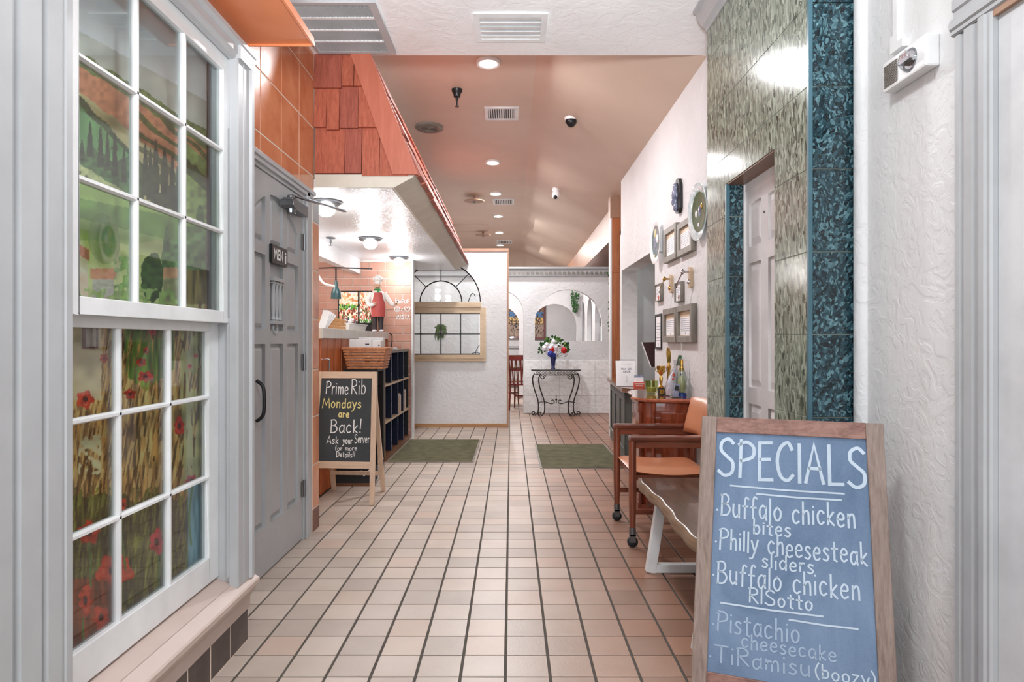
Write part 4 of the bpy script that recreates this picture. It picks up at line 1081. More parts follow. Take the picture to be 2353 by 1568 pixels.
    for x, y, w, h, c in ((239, 824, 10, 12, 0), (325, 833, 12, 11, 0), (334, 866, 19, 14, 0), (299, 906, 15, 13, 0), (196, 918, 22, 22, 1), (412, 980, 12, 24, 0), (440, 1104, 15, 14, 2), (204, 1225, 26, 28, 1), (264, 1312, 46, 40, 1), (360, 1246, 17, 32, 2), (283, 1160, 8, 18, 1), (350, 764, 10, 8, 2), (436, 842, 6, 6, 2), (335, 806, 7, 9, 0), (450, 818, 5, 5, 2), (196, 1380, 16, 40, 1), (232, 1420, 20, 30, 1)):
        col = ((176, 38, 26), (196, 54, 24), (196, 50, 60))[c]; an = np.arctan2(py-y, px-x)
        rr_ = ((px-x)/w)**2+((py-y)/h)**2
        put(rr_ < .8+.25*np.sin(an*5+x)+.2*(n2-.5), col, .5); put((rr_ < .09), (70, 20, 20)); put((rr_ > .3) & (rr_ < .34) & (n2 > .5), (226, 100, 70))
        if y > 1000: put((np.abs(px-x-5*np.sin(py/40.)) < 2.5) & (py > y+h) & (py < y+150), (86, 110, 44))
    return np.clip(A*1.2+8, 0, 250)
t = thing('mural', 'painted landscape of cypress hills above a poppy wheat field behind the sash window', 'mural', (XM, 2.0, .3))
MB().box(XM-.02, XM-.001, 1.46, 2.473, .26, 2.3).build('backing_board', 'maroon', t)
painted('painted_panel', 'painting', t, 1.52, 2.472, .27, 2.29, 300, 560, lambda u, v: (XM, u, v), mural)
t = thing('pane_reflection', 'oval glass disc standing in for a reflection in the upper sash, lower left pane', 'ornament', (-1.13, 1.775, 1.41))  # glass disc added in place of a reflection in the pane
MB().lathe([(0, -1.118), (.05, -1.120), (.068, -1.124), (.07, -1.127), (.05, -1.130), (0, -1.131)], (0, 1.785, 1.478), 28, 'x').build('disc', 'green_glass', t, smooth=True)
t = thing('notice', 'small framed notice in the top corner of the lower sash', 'notice', (-1.15, 1.76, 1.17))
MB().curve_slab(rect(1.738, 1.795, 1.175, 1.265), [rect(1.743, 1.79, 1.18, 1.26)], -1.156, -1.150, 'x').build('frame', 'mahogany', t)
MB().box(-1.155, -1.152, 1.743, 1.79, 1.18, 1.26).build('sheet', 'sill_paint', t)

# ------------------------------------------------------------ A-frame boards
def slantM(z):  # board tilt handled by the thing's children being built in a tilted plane
    pass
def a_board(name, label, loc, rz, w_top, w_bot, h, lean, post, rail_t, rail_b, zb_, mats, thick=.022, spread=.45, back=True, cat='chalkboard'):
    """front frame in the plane leaning back by lean; local x right, -y towards the viewer"""
    t = thing(name, label, cat, loc, rz, local=True)
    post_m, rail_m, face_m = mats
    def P(u, s_, d): return (u, s_*math.sin(lean)-d*math.cos(lean), s_*math.cos(lean)+d*math.sin(lean))
    def halfw(s_): return (w_bot+(w_top-w_bot)*s_/h)/2
    for sd in (-1, 1):
        def ring(s_, a, b_): return [P(sd*(halfw(s_)-a), s_, -thick/2), P(sd*(halfw(s_)-a), s_, thick/2), P(sd*(halfw(s_)-b_), s_, thick/2), P(sd*(halfw(s_)-b_), s_, -thick/2)]
        MB().loft([ring(.0, 0, post), ring(h, 0, post)]).build('leg', post_m, t, bevel=.002)
    def rail(s0, s1, nm):
        r0 = [P(u, s_, d) for u, s_, d in ((-halfw(s0)+post, s0, -thick/2+.002), (halfw(s0)-post, s0, -thick/2+.002), (halfw(s1)-post, s1, -thick/2+.002), (-halfw(s1)+post, s1, -thick/2+.002))]
        r1 = [P(u, s_, d) for u, s_, d in ((-halfw(s0)+post, s0, thick/2-.002), (halfw(s0)-post, s0, thick/2-.002), (halfw(s1)-post, s1, thick/2-.002), (-halfw(s1)+post, s1, thick/2-.002))]
        MB().loft([r0, r1]).build(nm, rail_m, t, bevel=.0015)
    rail(h-rail_t, h, 'rail'); rail(zb_, zb_+rail_b, 'rail')
    s0, s1 = zb_+rail_b-.003, h-rail_t+.003
    MB().loft([[P(-halfw(s0)+post-.004, s0, -.006), P(halfw(s0)-post+.004, s0, -.006), P(halfw(s1)-post+.004, s1, -.006), P(-halfw(s1)+post-.004, s1, -.006)], [P(-halfw(s0)+post-.004, s0, .004), P(halfw(s0)-post+.004, s0, .004), P(halfw(s1)-post+.004, s1, .004), P(-halfw(s1)+post-.004, s1, .004)]]).build('blackboard', face_m, t)
    if back:
        for sd in (-1, 1):
            y1_ = h*math.sin(lean)
            MB().bar((sd*(w_top/2-.03), y1_+.0, (h-.02)*math.cos(lean)), (sd*(w_bot/2-.05), y1_+spread, .005), .035, .018).build('leg', back, t)
        MB().bar((-w_bot/2+.05, h*math.sin(lean)+spread*.7, .16), (w_bot/2-.05, h*math.sin(lean)+spread*.7, .16), .012, .03).build('rail', back, t)
    def put(u, v):
        """u 0..1 across the writing surface, v 0..1 downwards"""
        s_ = s1-(s1-s0)*v; hw = halfw(s_)-post
        return P(-hw+2*hw*u, s_, .0052)
    return t, put
A_ = Vector((.681, 2.25)); B_ = Vector((1.195, 2.05)); ang = math.atan2(B_.y-A_.y, B_.x-A_.x)
lean = R(6); hb = .937
top = (A_+B_)/2; fwd = Vector((-math.sin(ang), math.cos(ang)))
base = top-fwd*hb*math.sin(lean)
t, put = a_board('specials_board', 'weathered wood framed blue chalkboard headed SPECIALS in the right foreground', (base.x-.012, base.y, 0), ang, .552, .612, hb, lean, .05, .052, .07, .02, ('board_wood', 'board_rail', 'slate_blue'), .026, .16, 'board_wood')
def line(text, u0, u1, v, cap, w, m_='chalk', tilt=0, wob=0, asp=1, T=None, PT=None):
    pt = PT or put; tw = strokes(text)[1]; sx = (u1-u0)/tw; x = 0
    for word in text.split(' '):
        st, ww = strokes(word); m = MB()
        for s_ in st:
            j = random.uniform(-wob, wob)
            ribbon(m, [(u0+(x+a)*sx, (v-b*cap+tilt*((x+a)*sx)+j)*asp) for a, b in s_], w, lambda u, q: pt(u, q/asp))
        m.build('lettering', m_, T or t); x += ww+.16+.3+.16
AS = .79/.47
line('SPECIALS', .02, .99, .19, .155, .023, tilt=.0, wob=.006, asp=AS)
for u0, u1, v in ((.11, .85, .226), (.29, .83, .252), (.07, .70, .712), (.50, .90, .741)):
    m = MB(); ribbon(m, [(u0, v*AS), ((u0+u1)/2, (v+.002)*AS), (u1, (v-.002)*AS)], .012, lambda u, q: put(u, q/AS)); m.build('underline', 'chalk', t)
line('.Buffalo chicken', .02, .91, .355, .088, .013, wob=.004, asp=AS)
line('bites', .27, .51, .416, .06, .012, wob=.003, asp=AS)
line('.Philly cheesesteak', .02, .97, .492, .082, .012, wob=.004, asp=AS)
line('sliders', .33, .65, .548, .058, .011, wob=.003, asp=AS)
line('.Buffalo chicken', .01, .92, .632, .088, .012, wob=.004, asp=AS)
line('RISotto', .25, .64, .695, .058, .011, wob=.003, asp=AS)
line('.Pistachio', .02, .56, .828, .082, .011, 'chalk_faint', wob=.004, asp=AS)
line('cheesecake', .21, .77, .878, .058, .010, 'chalk_faint', wob=.003, asp=AS)
line('.TiRamisu', .01, .62, .950, .066, .011, 'chalk_faint', wob=.004, asp=AS)
line('(boozy)', .65, .985, .945, .052, .010, wob=.003, asp=AS)

w2 = .475
t2, put2 = a_board('menu_board', 'pale wood framed blackboard advertising prime rib Mondays beside the tiled pier', (-1.243, 4.70, 0), R(-4), .455, .50, .975, R(9), .036, .05, .05, .26, ('pale_post', 'pale_wood', 'board_black'), .022, .28, 'pale_post')
AS2 = .61/.40
L2 = lambda *a, **k: line(*a, asp=AS2, T=t2, PT=put2, wob=.004, **k)
L2('Prime', .10, .54, .195, .15, .017, 'chalk_white')
L2('Rib', .60, .88, .195, .18, .017, 'chalk_white')
L2('Mondays', .06, .80, .36, .11, .02, 'chalk_yellow')
L2('are', .38, .58, .475, .085, .021, 'chalk_yellow')
L2('Back!', .24, .82, .655, .15, .019, 'chalk_white')
L2('Ask', .19, .40, .785, .085, .014, 'chalk_white'); L2('your', .49, .66, .785, .075, .013, 'chalk_white'); L2('Server', .70, .975, .775, .10, .013, 'chalk_white')
L2('for more', .35, .75, .865, .055, .012, 'chalk_white')
L2('Details!!', .38, .72, .945, .065, .012, 'chalk_white')

# ------------------------------------------------------------ service counter with its clutter
XK = -1.45; ZK = 1.297
sc_ = thing('service_counter', 'wood panelled service counter with a pale tiled top edge', 'counter', (XK-.3, 6.0, 0))
y = 4.99; k = 0
while y < 7.62:
    MB().box(XK-.035, XK-.02-.004*(k % 2), y, y+.098, .0, 1.215).build('board', 'panel_wood', sc_, bevel=.003); y += .101; k += 1
MB().box(XK-.62, XK-.035, 4.99, 7.66, 0, 1.215).build('carcass', 'brown_wood', sc_)
y = 4.96; k = 0
while y < 7.6:
    y2 = min(y+.3, 7.66)
    MB().box(XK-.012, XK, y+.002, y2-.002, 1.216, ZK).build('edge_tile', 'counter_tile', sc_, bevel=.003)
    for x in (XK-.33, XK-.64): MB().box(x+.002, x+.3, y+.002, y2-.002, ZK-.02, ZK).build('top_tile', 'counter_tile', sc_, bevel=.002)
    y = y2
MB().box(XK-.64, XK-.012, 4.96, 7.66, 1.215, ZK-.006).build('top_bed', 'tile_grout', sc_)
MB().tube(smooth_path([(XK-.02, 7.68, 1.29), (XK+.02, 7.72, 1.27), (XK+.025, 7.72, 1.2), (XK+.01, 7.73, 1.08)]), .006, 6).build('cable', 'dark', sc_)
MB().tube(smooth_path([(XK-.015, 5.06, 1.05), (XK+.02, 5.06, 1.05), (XK+.022, 5.06, 1.02), (XK+.022, 5.06, .9)], 3), .007, 6).build('bag_hook', 'chrome', sc_)
def on(px, X): return X*F/(px-CX)          # depth of a pixel column on plane X

# compartment shelf
sh = thing('pigeonhole_rack', 'tall black pigeonhole rack with thin pale dividers beside the service counter', 'rack', (-1.34, 7.1, 0))
ra, rb, rx0, rx1, rt = 6.36, 7.84, -1.42, -1.245, 1.07
MB().box(rx0, rx0+.01, ra, rb, .05, rt).box(rx0, rx1-.004, ra, ra+.015, .05, rt).box(rx0, rx1-.004, rb-.015, rb, .05, rt).build('carcass', 'dark', sh)
MB().box(rx0, rx1+.006, ra-.005, rb, rt, rt+.03).build('top', 'frame_grey', sh)
MB().box(rx0, rx1+.012, ra-.004, rb, 0, .05).build('plinth', 'brown_wood', sh)
for k in range(1, 4):
    y = ra+(rb-ra)*k/4; MB().box(rx0, rx1-.002, y-.006, y+.006, .05, rt).build('divider', 'navy', sh); MB().box(rx1-.002, rx1+.001, y-.008, y+.008, .05, rt).build('divider_edge', 'blue_grey', sh)
MB().box(rx1-.002, rx1+.002, ra, ra+.014, .05, rt).build('divider_edge', 'pine_frame', sh)
for z in (.38, .75): MB().box(rx0, rx1-.001, ra, rb, z-.008, z+.008).box(rx1-.002, rx1+.003, ra, rb, z-.010, z+.010).build('shelf', 'pine_frame', sh)
for k, (y, lab) in enumerate(((7.35, 'folded leaflets in the second last pigeonhole of the black rack'), (7.70, 'folded leaflets in the last pigeonhole of the black rack'))):
    tt = thing('leaflets', lab, 'leaflets', (-1.3, y, .39), group='leaflets in the pigeonholes')
    for j in range(5): MB().box(-1.34, -1.26, y-.05+j*.018, y-.04+j*.018, .389, .60-.015*abs(j-2)+.02*k).build('leaflet', 'paper' if j % 2 else 'pale_wood', tt)
MB().box(-1.42, -1.27, 6.9, 7.25, 1.102, 1.116).box(-1.41, -1.28, 6.93, 7.22, 1.116, 1.124).build('menu_stack', 'paper', None, label='white menus lying on the black pigeonhole rack', cat='menus')

# menu stand and basket in front of the rack
st = thing('basket_stand', 'dark open stand carrying the woven basket behind the prime rib board', 'stand', (-1.3, 5.72, 0))
for x in (-1.43, -1.17):
    for y in (5.58, 5.86): MB().box(x-.015, x+.015, y-.015, y+.015, 0, .93).build('leg', 'black_metal', st)
MB().box(-1.45, -1.15, 5.56, 5.88, .93, .95).build('top', 'dark', st)
MB().box(-1.445, -1.155, 5.57, 5.87, .12, .135).build('shelf', 'pale_wood', st)
bk = thing('basket', 'orange woven basket holding menus and cardboard boxes', 'basket', (-1.27, 5.72, .95))
for k in range(7):
    z = .951+k*.024; q = 1+.035*k*.9
    a, b_ = .155*q, .13*q
    MB().curve_slab(rect(-1.27-a, -1.27+a, 5.72-b_, 5.72+b_), [rect(-1.27-a+.01, -1.27+a-.01, 5.72-b_+.01, 5.72+b_-.01)], z, z+.019, 'z').build('band', 'basket', bk, bevel=.004)
MB().box(-1.42, -1.12, 5.6, 5.84, .951, .957).build('bottom', 'basket', bk)
a, b_ = .195, .165
MB().curve_slab(rect(-1.27-a, -1.27+a, 5.72-b_, 5.72+b_), [rect(-1.27-a+.018, -1.27+a-.018, 5.72-b_+.018, 5.72+b_-.018)], 1.118, 1.14, 'z').build('rim', 'basket', bk, bevel=.005)
def bx(name, lab, x0, x1, y0, y1, z0, z1, m_, grp=None, cat='box', rz=0):
    tt = thing(name, lab, cat, ((x0+x1)/2, (y0+y1)/2, z0), rz, group=grp, local=True); w, d, h = x1-x0, y1-y0, z1-z0
    MB().box(-w/2, w/2, -d/2, d/2, 0, h).build('body', m_, tt, bevel=.003)
    MB().box(-w*.42, w*.1, -d/2-.0012, -d/2, h*.55, h*.6).box(w*.2, w*.42, -d/2-.0012, -d/2, h*.2, h*.34).box(w*.22, w*.4, -d/2-.0012, -d/2, h*.8, h*.85).build('print', 'ink', tt); return tt
bx('carton', 'grey and white printed carton standing in the woven basket', -1.405, -1.215, 5.60, 5.66, .96, 1.21, 'white_plastic', 'cartons in the woven basket', rz=.04)
bx('carton', 'white blank carton at the right of the woven basket', -1.205, -1.13, 5.61, 5.70, .96, 1.20, 'paper', 'cartons in the woven basket', rz=-.1)
bx('carton', 'rear white carton showing above the woven basket', -1.36, -1.14, 5.74, 5.83, .96, 1.225, 'white_paint', 'cartons in the woven basket', rz=.05)
lb = thing('small_chalkboard', 'small dark chalkboard lying low behind the prime rib board', 'chalkboard', (-1.25, 5.25, 0))
MB().loft([[(-1.445, 5.30, .005), (-1.115, 5.30, .005), (-1.115, 5.33, .005), (-1.445, 5.33, .005)], [(-1.445, 5.35, .16), (-1.115, 5.35, .16), (-1.115, 5.38, .16), (-1.445, 5.38, .16)]]).build('panel', 'dark', lb)
MB().bar((-1.445, 5.298, .012), (-1.115, 5.298, .012), .012, .022).build('frame', 'brown_wood', lb)
m = MB(); ribbon(m, [(-1.24, .12), (-1.215, .08), (-1.17, .13)], .008, lambda u, v: (u, 5.298+.32*v, v)); m.build('chalk_mark', 'chalk_white', lb)

# things on the counter
def lathe_thing(name, lab, cat, x, y, z, parts, grp=None, n=20):
    tt = thing(name, lab, cat, (x, y, z), group=grp, local=True)
    for pn, prof, m_ in parts: MB().lathe(prof, (0, 0, 0), n).build(pn, m_, tt, smooth=True)
    return tt
cr = thing('wooden_crate', 'small pale wooden crate at the near end of the counter', 'crate', (-1.72, 5.88, ZK))
for s_ in (0, 1):
    for k in range(3):
        MB().box(-1.60+.0, -1.588, 5.56, 6.2, ZK+.004+k*.035, ZK+.034+k*.035).build('slat', 'crate', cr, bevel=.002) if s_ else MB().box(-1.86, -1.848, 5.56, 6.2, ZK+.004+k*.035, ZK+.034+k*.035).build('slat', 'crate', cr, bevel=.002)
for y in (5.56, 6.19):
    for k in range(3): MB().box(-1.848, -1.60, y, y+.012, ZK+.004+k*.035, ZK+.034+k*.035).build('slat', 'crate', cr, bevel=.002)
MB().box(-1.848, -1.60, 5.57, 6.19, ZK, ZK+.008).build('bottom', 'crate', cr)
tr = thing('white_tub', 'long white plastic tub on the counter in front of the food photographs', 'tub', (-1.62, 6.85, ZK))
MB().loft([[(-1.72, 6.35, ZK), (-1.60, 6.35, ZK), (-1.60, 7.05, ZK), (-1.72, 7.05, ZK)], [(-1.74, 6.32, ZK+.068), (-1.58, 6.32, ZK+.068), (-1.58, 7.08, ZK+.068), (-1.74, 7.08, ZK+.068)]]).build('tub', 'white_plastic', tr, bevel=.005)
MB().box(-1.75, -1.57, 6.31, 7.09, ZK+.068, ZK+.075).build('rim', 'white_plastic', tr, bevel=.002)
# framed food photographs
fp = thing('food_poster', 'pair of framed food photographs against the brick wall', 'poster', (-2.0, 7.6, 1.36))
def food(seed):
    def fn(U, V):
        A = np.full(U.shape+(3,), 236.0); rng = np.random.RandomState(seed)
        pal = [[(232, 190, 140), (244, 224, 190), (206, 130, 80), (252, 240, 220)], [(70, 150, 50), (140, 190, 80), (40, 90, 36)], [(214, 60, 40), (240, 160, 130), (246, 236, 214), (120, 50, 30), (90, 120, 60)], [(40, 60, 76), (236, 236, 240), (150, 90, 80)]]
        for k in range(420):
            x, y = rng.rand(), rng.rand(); z = 0 if y > .58 else (1 if y > .44 else (2 if y > .14 else 3))
            if seed == 2: z = 0 if y > .66 else (2 if y > .1 else 1)
            if y > .93 and rng.rand() < .7: continue
            c = pal[z][rng.randint(len(pal[z]))]; r1 = .03+.035*rng.rand(); r2 = r1*(.5+.6*rng.rand())
            A[((U-x)/r1)**2+((V-y)/r2)**2 < 1] = c; A[((U-x+.01)/(r1*.4))**2+((V-y-.01)/(r2*.4))**2 < 1] = np.minimum(np.array(c)+26, 255)
        return A
    return fn
for k, (p0, p1) in enumerate(((779, 823), (826, 853))):
    Y = 7.62; x0, x1, z0, z1 = PXp(p0, Y), PXp(p1, Y), Zp(742, Y), Zp(671, Y)
    MB().curve_slab(rect(x0-.012, x1+.012, z0-.012, z1+.012), [rect(x0, x1, z0, z1)], Y-.01, Y+.02, 'y').build('frame', 'black_metal', fp)
    painted('photograph', 'glossy_print', fp, 0, 1, 0, 1, 90 if k == 0 else 60, 140, lambda u, v, x0=x0, x1=x1, z0=z0, z1=z1, Y=Y: (x0+(x1-x0)*u, Y, z0+(z1-z0)*v), food(k+1))
MB().box(PXp(779, 7.62), PXp(853, 7.62), 7.625, 7.66, ZK, Zp(671, 7.62)).build('stand', 'black_metal', fp)
# lettering on the bricks
YBk = 7.8605
gr = thing('wall_lettering', 'white hand painted words with a peace sign and a heart on the bricks', 'lettering', (-1.35, YBk, 1.4))
bp = lambda px, py: ((px-CX)*YBk/F, Zp(py, YBk))
def wl_(text, p0, p1, pb, pt_, w=.009):
    (x0, zb__), (x1, zt__) = bp(p0, pb), bp(p1, pt_); m = MB(); write(m, text, x0, x1, zb__, zt__-zb__, w, lambda u, v: (u, YBk, v)); m.build('lettering', 'chalk_white', gr)
wl_('BuFOF', 911.5, 940, 697.5, 688.5); wl_('PASTA', 911.5, 941, 733.5, 724.5, .010)
def cpath(pts, w=.009):
    m = MB(); ribbon(m, [bp(*p) for p in pts], w, lambda u, v: (u, YBk, v)); m.build('symbol', 'chalk_white', gr)
cpath([(912.5+5.5*math.cos(a), 711+6*math.sin(a)) for a in np.linspace(0, 2*PI, 18)]); cpath([(912.5, 705), (912.5, 717)], .006); cpath([(908.5, 715), (912.5, 711), (916.5, 715)], .006)
cpath([(922, 714), (925, 709)]); cpath([(936, 717), (930, 711), (929.5, 706.5), (933, 705), (936, 708), (939, 705), (942.5, 706.5), (942, 711), (936, 717)], .010)
cpath([(909, 686.5), (909, 700)], .006)

# chef figurine
ch = thing('chef_figurine', 'tall painted chef figurine in a red apron standing on the counter', 'figurine', (PXp(868, 7.25), 7.25, ZK), rz=R(18), local=True)
m = MB()
for s_ in (-1, 1):
    m.loft([[(s_*.035+r_*math.cos(a), r_*math.sin(a)*.9, z) for a in np.linspace(0, 2*PI, 10, endpoint=False)] for z, r_ in ((.02, .026), (.1, .028), (.2, .036), (.25, .034))])
m.build('trousers', 'trousers', ch, smooth=True)
for s_ in (-1, 1): MB().ball((s_*.038, -.02, .014), .03, 10, 6, (.9, 1.5, .5)).build('shoe', 'petal_white', ch, smooth=True)
EL = lambda z, rx, ry, y=0: [(rx*math.cos(a), y+ry*math.sin(a), z) for a in np.linspace(0, 2*PI, 16, endpoint=False)]
MB().loft([EL(.19, .075, .055), EL(.25, .083, .066, -.004), EL(.31, .086, .072, -.01), EL(.36, .08, .062, -.005), EL(.42, .078, .052), EL(.455, .06, .042), EL(.47, .03, .028)]).build('jacket', 'cloth_white', ch, smooth=True)
m = MB(); m.loft([[(u*s_, -yy-.006, z) for u, s_, yy in [(x, 1, math.sqrt(max(0, 1-(x/(w*1.25))**2))*d) for x in np.linspace(-w, w, 9)]]+[(x, -math.sqrt(max(0, 1-(x/(w*1.25))**2))*d+.004, z) for x in np.linspace(w, -w, 9)] for z, w, d in ((.17, .075, .075), (.24, .078, .079), (.31, .078, .086), (.36, .06, .072), (.44, .042, .058))])
m.build('apron', 'apron_red', ch, smooth=True)
for s_, pts in ((-1, [(-.07, 0, .435), (-.115, -.02, .36), (-.10, -.07, .30), (-.045, -.10, .31)]), (1, [(.07, 0, .435), (.12, -.02, .36), (.155, -.07, .31), (.185, -.11, .315)])):
    MB().tube(smooth_path(pts, 4), .02, 8, rr=[.03-.012*i/12 for i in range(13)]).build('sleeve', 'cloth_white', ch, smooth=True)
    h_ = pts[-1]; m = MB().ball(h_, .02, 8, 6, (1, 1, .8))
    for f in range(4): m.tube([(h_[0]+.006*(f-1.5), h_[1]-.012, h_[2]+.004*f), (h_[0]+s_*.004+.008*(f-1.5), h_[1]-.032, h_[2]+.003*f)], .0045, 5)
    m.tube([(h_[0]-s_*.01, h_[1], h_[2]+.01), (h_[0]-s_*.018, h_[1]-.014, h_[2]+.022)], .005, 5)
    m.build('hand', 'skin', ch, smooth=True)
m = MB().ball((0, -.005, .515), .042, 14, 10, (.92, .95, 1.15)).ball((0, -.05, .512), .010, 8, 6).ball((-.042, 0, .515), .009, 6, 5).ball((.042, 0, .515), .009, 6, 5).tube([(0, 0, .455), (0, 0, .49)], .024, 10)
hd = m.build('head', 'skin', ch, smooth=True)
MB().ball((-.014, -.043, .523), .0055, 6, 5).ball((.014, -.043, .523), .0055, 6, 5).build('eyes', 'dark', hd)
MB().tube(smooth_path([(-.024, -.043, .496), (-.010, -.050, .503), (0, -.051, .500), (.010, -.050, .503), (.024, -.043, .496)], 3), .0045, 5).build('moustache', 'brown_wood', hd)
MB().lathe([(.03, .462), (.042, .466), (.046, .475), (.036, .484), (.028, .484)], (0, -.003, 0), 14).loft([[(-.012, -.045, .47), (.012, -.045, .47), (.02, -.055, .42), (-.015, -.055, .42)], [(-.012, -.04, .47), (.012, -.04, .47), (.02, -.05, .42), (-.015, -.05, .42)]]).build('scarf', 'scarf', ch, smooth=True)
m = MB().lathe([(.04, .54), (.042, .575)], (0, 0, 0), 14)
for a in range(6): m.ball((.03*math.cos(a*PI/3), .03*math.sin(a*PI/3), .595), .03, 8, 6)
m.ball((0, 0, .61), .036, 10, 7).build('hat', 'cloth_white', ch, smooth=True)
dt = thing('serving_dish', 'small white dish held out at the figurine hand', 'dish', (-1.42, 7.1, 1.60), local=True)
bpy.data.objects.remove(dt)
# heat lamp and pipes
hl = thing('pendant_lamp', 'dark green metal heat lamp hanging over the counter', 'lamp', (PXp(772, 6.6), 6.6, Zp(687, 6.6)), local=True)
MB().lathe([(.052, 0), (.05, .05), (.042, .09), (.022, .12), (.018, .17), (.008, .19)], (0, 0, 0), 18).build('shade', 'lamp_green', hl, smooth=True)
MB().tube([(0, 0, .18), (0, 0, .32)], .008, 8).build('rod', 'dark', hl)
MB().tube([(-.3, -.1, .30), (0, 0, .32), (.25, .55, .37)], .007, 6).build('track', 'dark', hl)
pp = thing('white_pipe', 'curved white pipe reaching in over the counter from the left', 'pipe', (PXp(735, 6.3), 6.3, 1.6))
MB().tube(smooth_path([(PXp(715, 6.3), 6.3, Zp(600, 6.3)), (PXp(732, 6.3), 6.3, Zp(635, 6.3)), (PXp(745, 6.3), 6.3, Zp(652, 6.3)), (PXp(768, 6.3), 6.3, Zp(658, 6.3))]), .012, 8).build('pipe', 'white_plastic', pp, smooth=True)
nk = thing('paper_napkins', 'white folded napkins sticking up at the near end of the counter', 'napkins', (PXp(738, 5.4), 5.4, ZK), local=True)
for k in range(4): MB().box(-.03, .03, -.002+.012*k, .002+.012*k, 0, .16).move(Matrix.Rotation(R(18+6*k), 4, 'Y')).build('napkin', 'paper', nk)

# ------------------------------------------------------------ floor mats
def mat_(lab, x0, x1, y0, y1, cut=0):
    t = thing('door_mat', lab, 'mat', ((x0+x1)/2, (y0+y1)/2, 0))
    o = [(x0, y0), (x1, y0), (x1, y1-cut), (x1-cut*.8, y1), (x0, y1)] if cut else rect(x0, x1, y0, y1)
    MB().prism(o, 0, .006, 'z').build('rubber_border', 'frame_grey', t)
    i = [(x0+.018, y0+.018), (x1-.018, y0+.018), (x1-.018, y1-.018-cut), (x1-.018-cut*.8, y1-.018), (x0+.018, y1-.018)] if cut else rect(x0+.018, x1-.018, y0+.018, y1-.018)
    MB().prism(i, .006, .011, 'z').build('carpet_top', 'mat_green', t)
mat_('olive green carpet mat in front of the black rack at the left', -1.225, -.367, 6.33, 7.76)
mat_('olive green carpet mat beside the host desk at the right', .275, 1.075, 6.02, 7.40, .0)

# ------------------------------------------------------------ armchair on casters
ac = thing('armchair', 'wooden armchair on casters with tan leather seat and back against the tiled pier', 'armchair', (.95, 4.02, 0))
yn, yf, xf, xb_ = 3.735, 4.285, .705, 1.195
MB().loft([[(x, y, z) for x, y in ((.72, yn+.045), (1.14, yn+.07), (1.14, yf-.07), (.72, yf-.045))] for z in (.375, .405)]).build('seat_frame', 'arm_wood', ac, bevel=.004)
# soft leather seat: bulged grid
def cushion(m_, nm, P, par, nu=14, nv=14, th=.03):
    mb = MB(); g = []
    for s_ in (1, -1):
        gg = [[mb.bm.verts.new(P(i/(nu-1), j/(nv-1), s_*th/2*(1-abs(2*i/(nu-1)-1)**5)**.5*(1-abs(2*j/(nv-1)-1)**5)**.5)) for i in range(nu)] for j in range(nv)]
        for j in range(nv-1):
            for i in range(nu-1): mb.bm.faces.new((gg[j][i], gg[j][i+1], gg[j+1][i+1], gg[j+1][i]))
    bmesh.ops.remove_doubles(mb.bm, verts=mb.bm.verts, dist=1e-5)
    return mb.build(nm, m_, par, smooth=True)
cushion('leather', 'seat', lambda u, v, h: (.70+.47*u, yn+.04+(yf-yn-.08)*v, .435+h-.02*math.sin(PI*u)-.012*u+.0*v), ac, th=.062)
def bk(u, v, h):
    z = .60+.225*v; return (1.13+.055*v+.03*(1-(2*u-1)**2)+h, yn+.05+(yf-yn-.10)*u, z+.012*math.sin(PI*u))
cushion('leather', 'backrest', bk, ac, th=.05)
for y, s_ in ((yn, 1), (yf, -1)):
    MB().tube([(xf, y, .085), (xf, y, .3), (xf, y, .632)], .021, 12, rr=[.017, .023, .022]).build('leg', 'chair_wood', ac, smooth=True)
    MB().tube([(1.22, y+s_*.02, .06), (1.20, y+s_*.02, .4), (1.24, y+s_*.02, .78)], .02, 10, rr=[.017, .021, .017]).build('leg', 'chair_wood', ac, smooth=True)
    MB().box(xf-.022, 1.24, y-.028, y+.028, .618, .645).build('armrest', 'arm_wood', ac, bevel=.008)
    MB().box(xf+.018, 1.20, y-.012, y+.012, .575, .618).build('arm_rail', 'arm_wood', ac, bevel=.002)
    MB().box(xf+.01, 1.20, y-.010, y+.010, .19, .22).build('stretcher', 'arm_wood', ac, bevel=.002)
    for x in (xf, 1.215):
        c = MB().lathe([(.026, -.013), (.031, -.009), (.031, .009), (.026, .013)], (x, y, .031), 18, 'y').build('caster', 'rubber', ac, smooth=True)
        m = MB().box(x-.016, x+.016, y-.019, y-.014, .03, .075).box(x-.016, x+.016, y+.014, y+.019, .03, .075).box(x-.018, x+.018, y-.019, y+.019, .066, .078)
        m.lathe([(.019, .078), (.02, .115)], (x, y, 0), 12); m.build('caster_fork', 'steel', c)
MB().box(1.19, 1.21, yn+.03, yf-.03, .19, .22).build('stretcher', 'arm_wood', ac, bevel=.002)
MB().box(1.20, 1.215, yn+.01, yf-.01, .70, .735).build('back_rail', 'arm_wood', ac, bevel=.003)

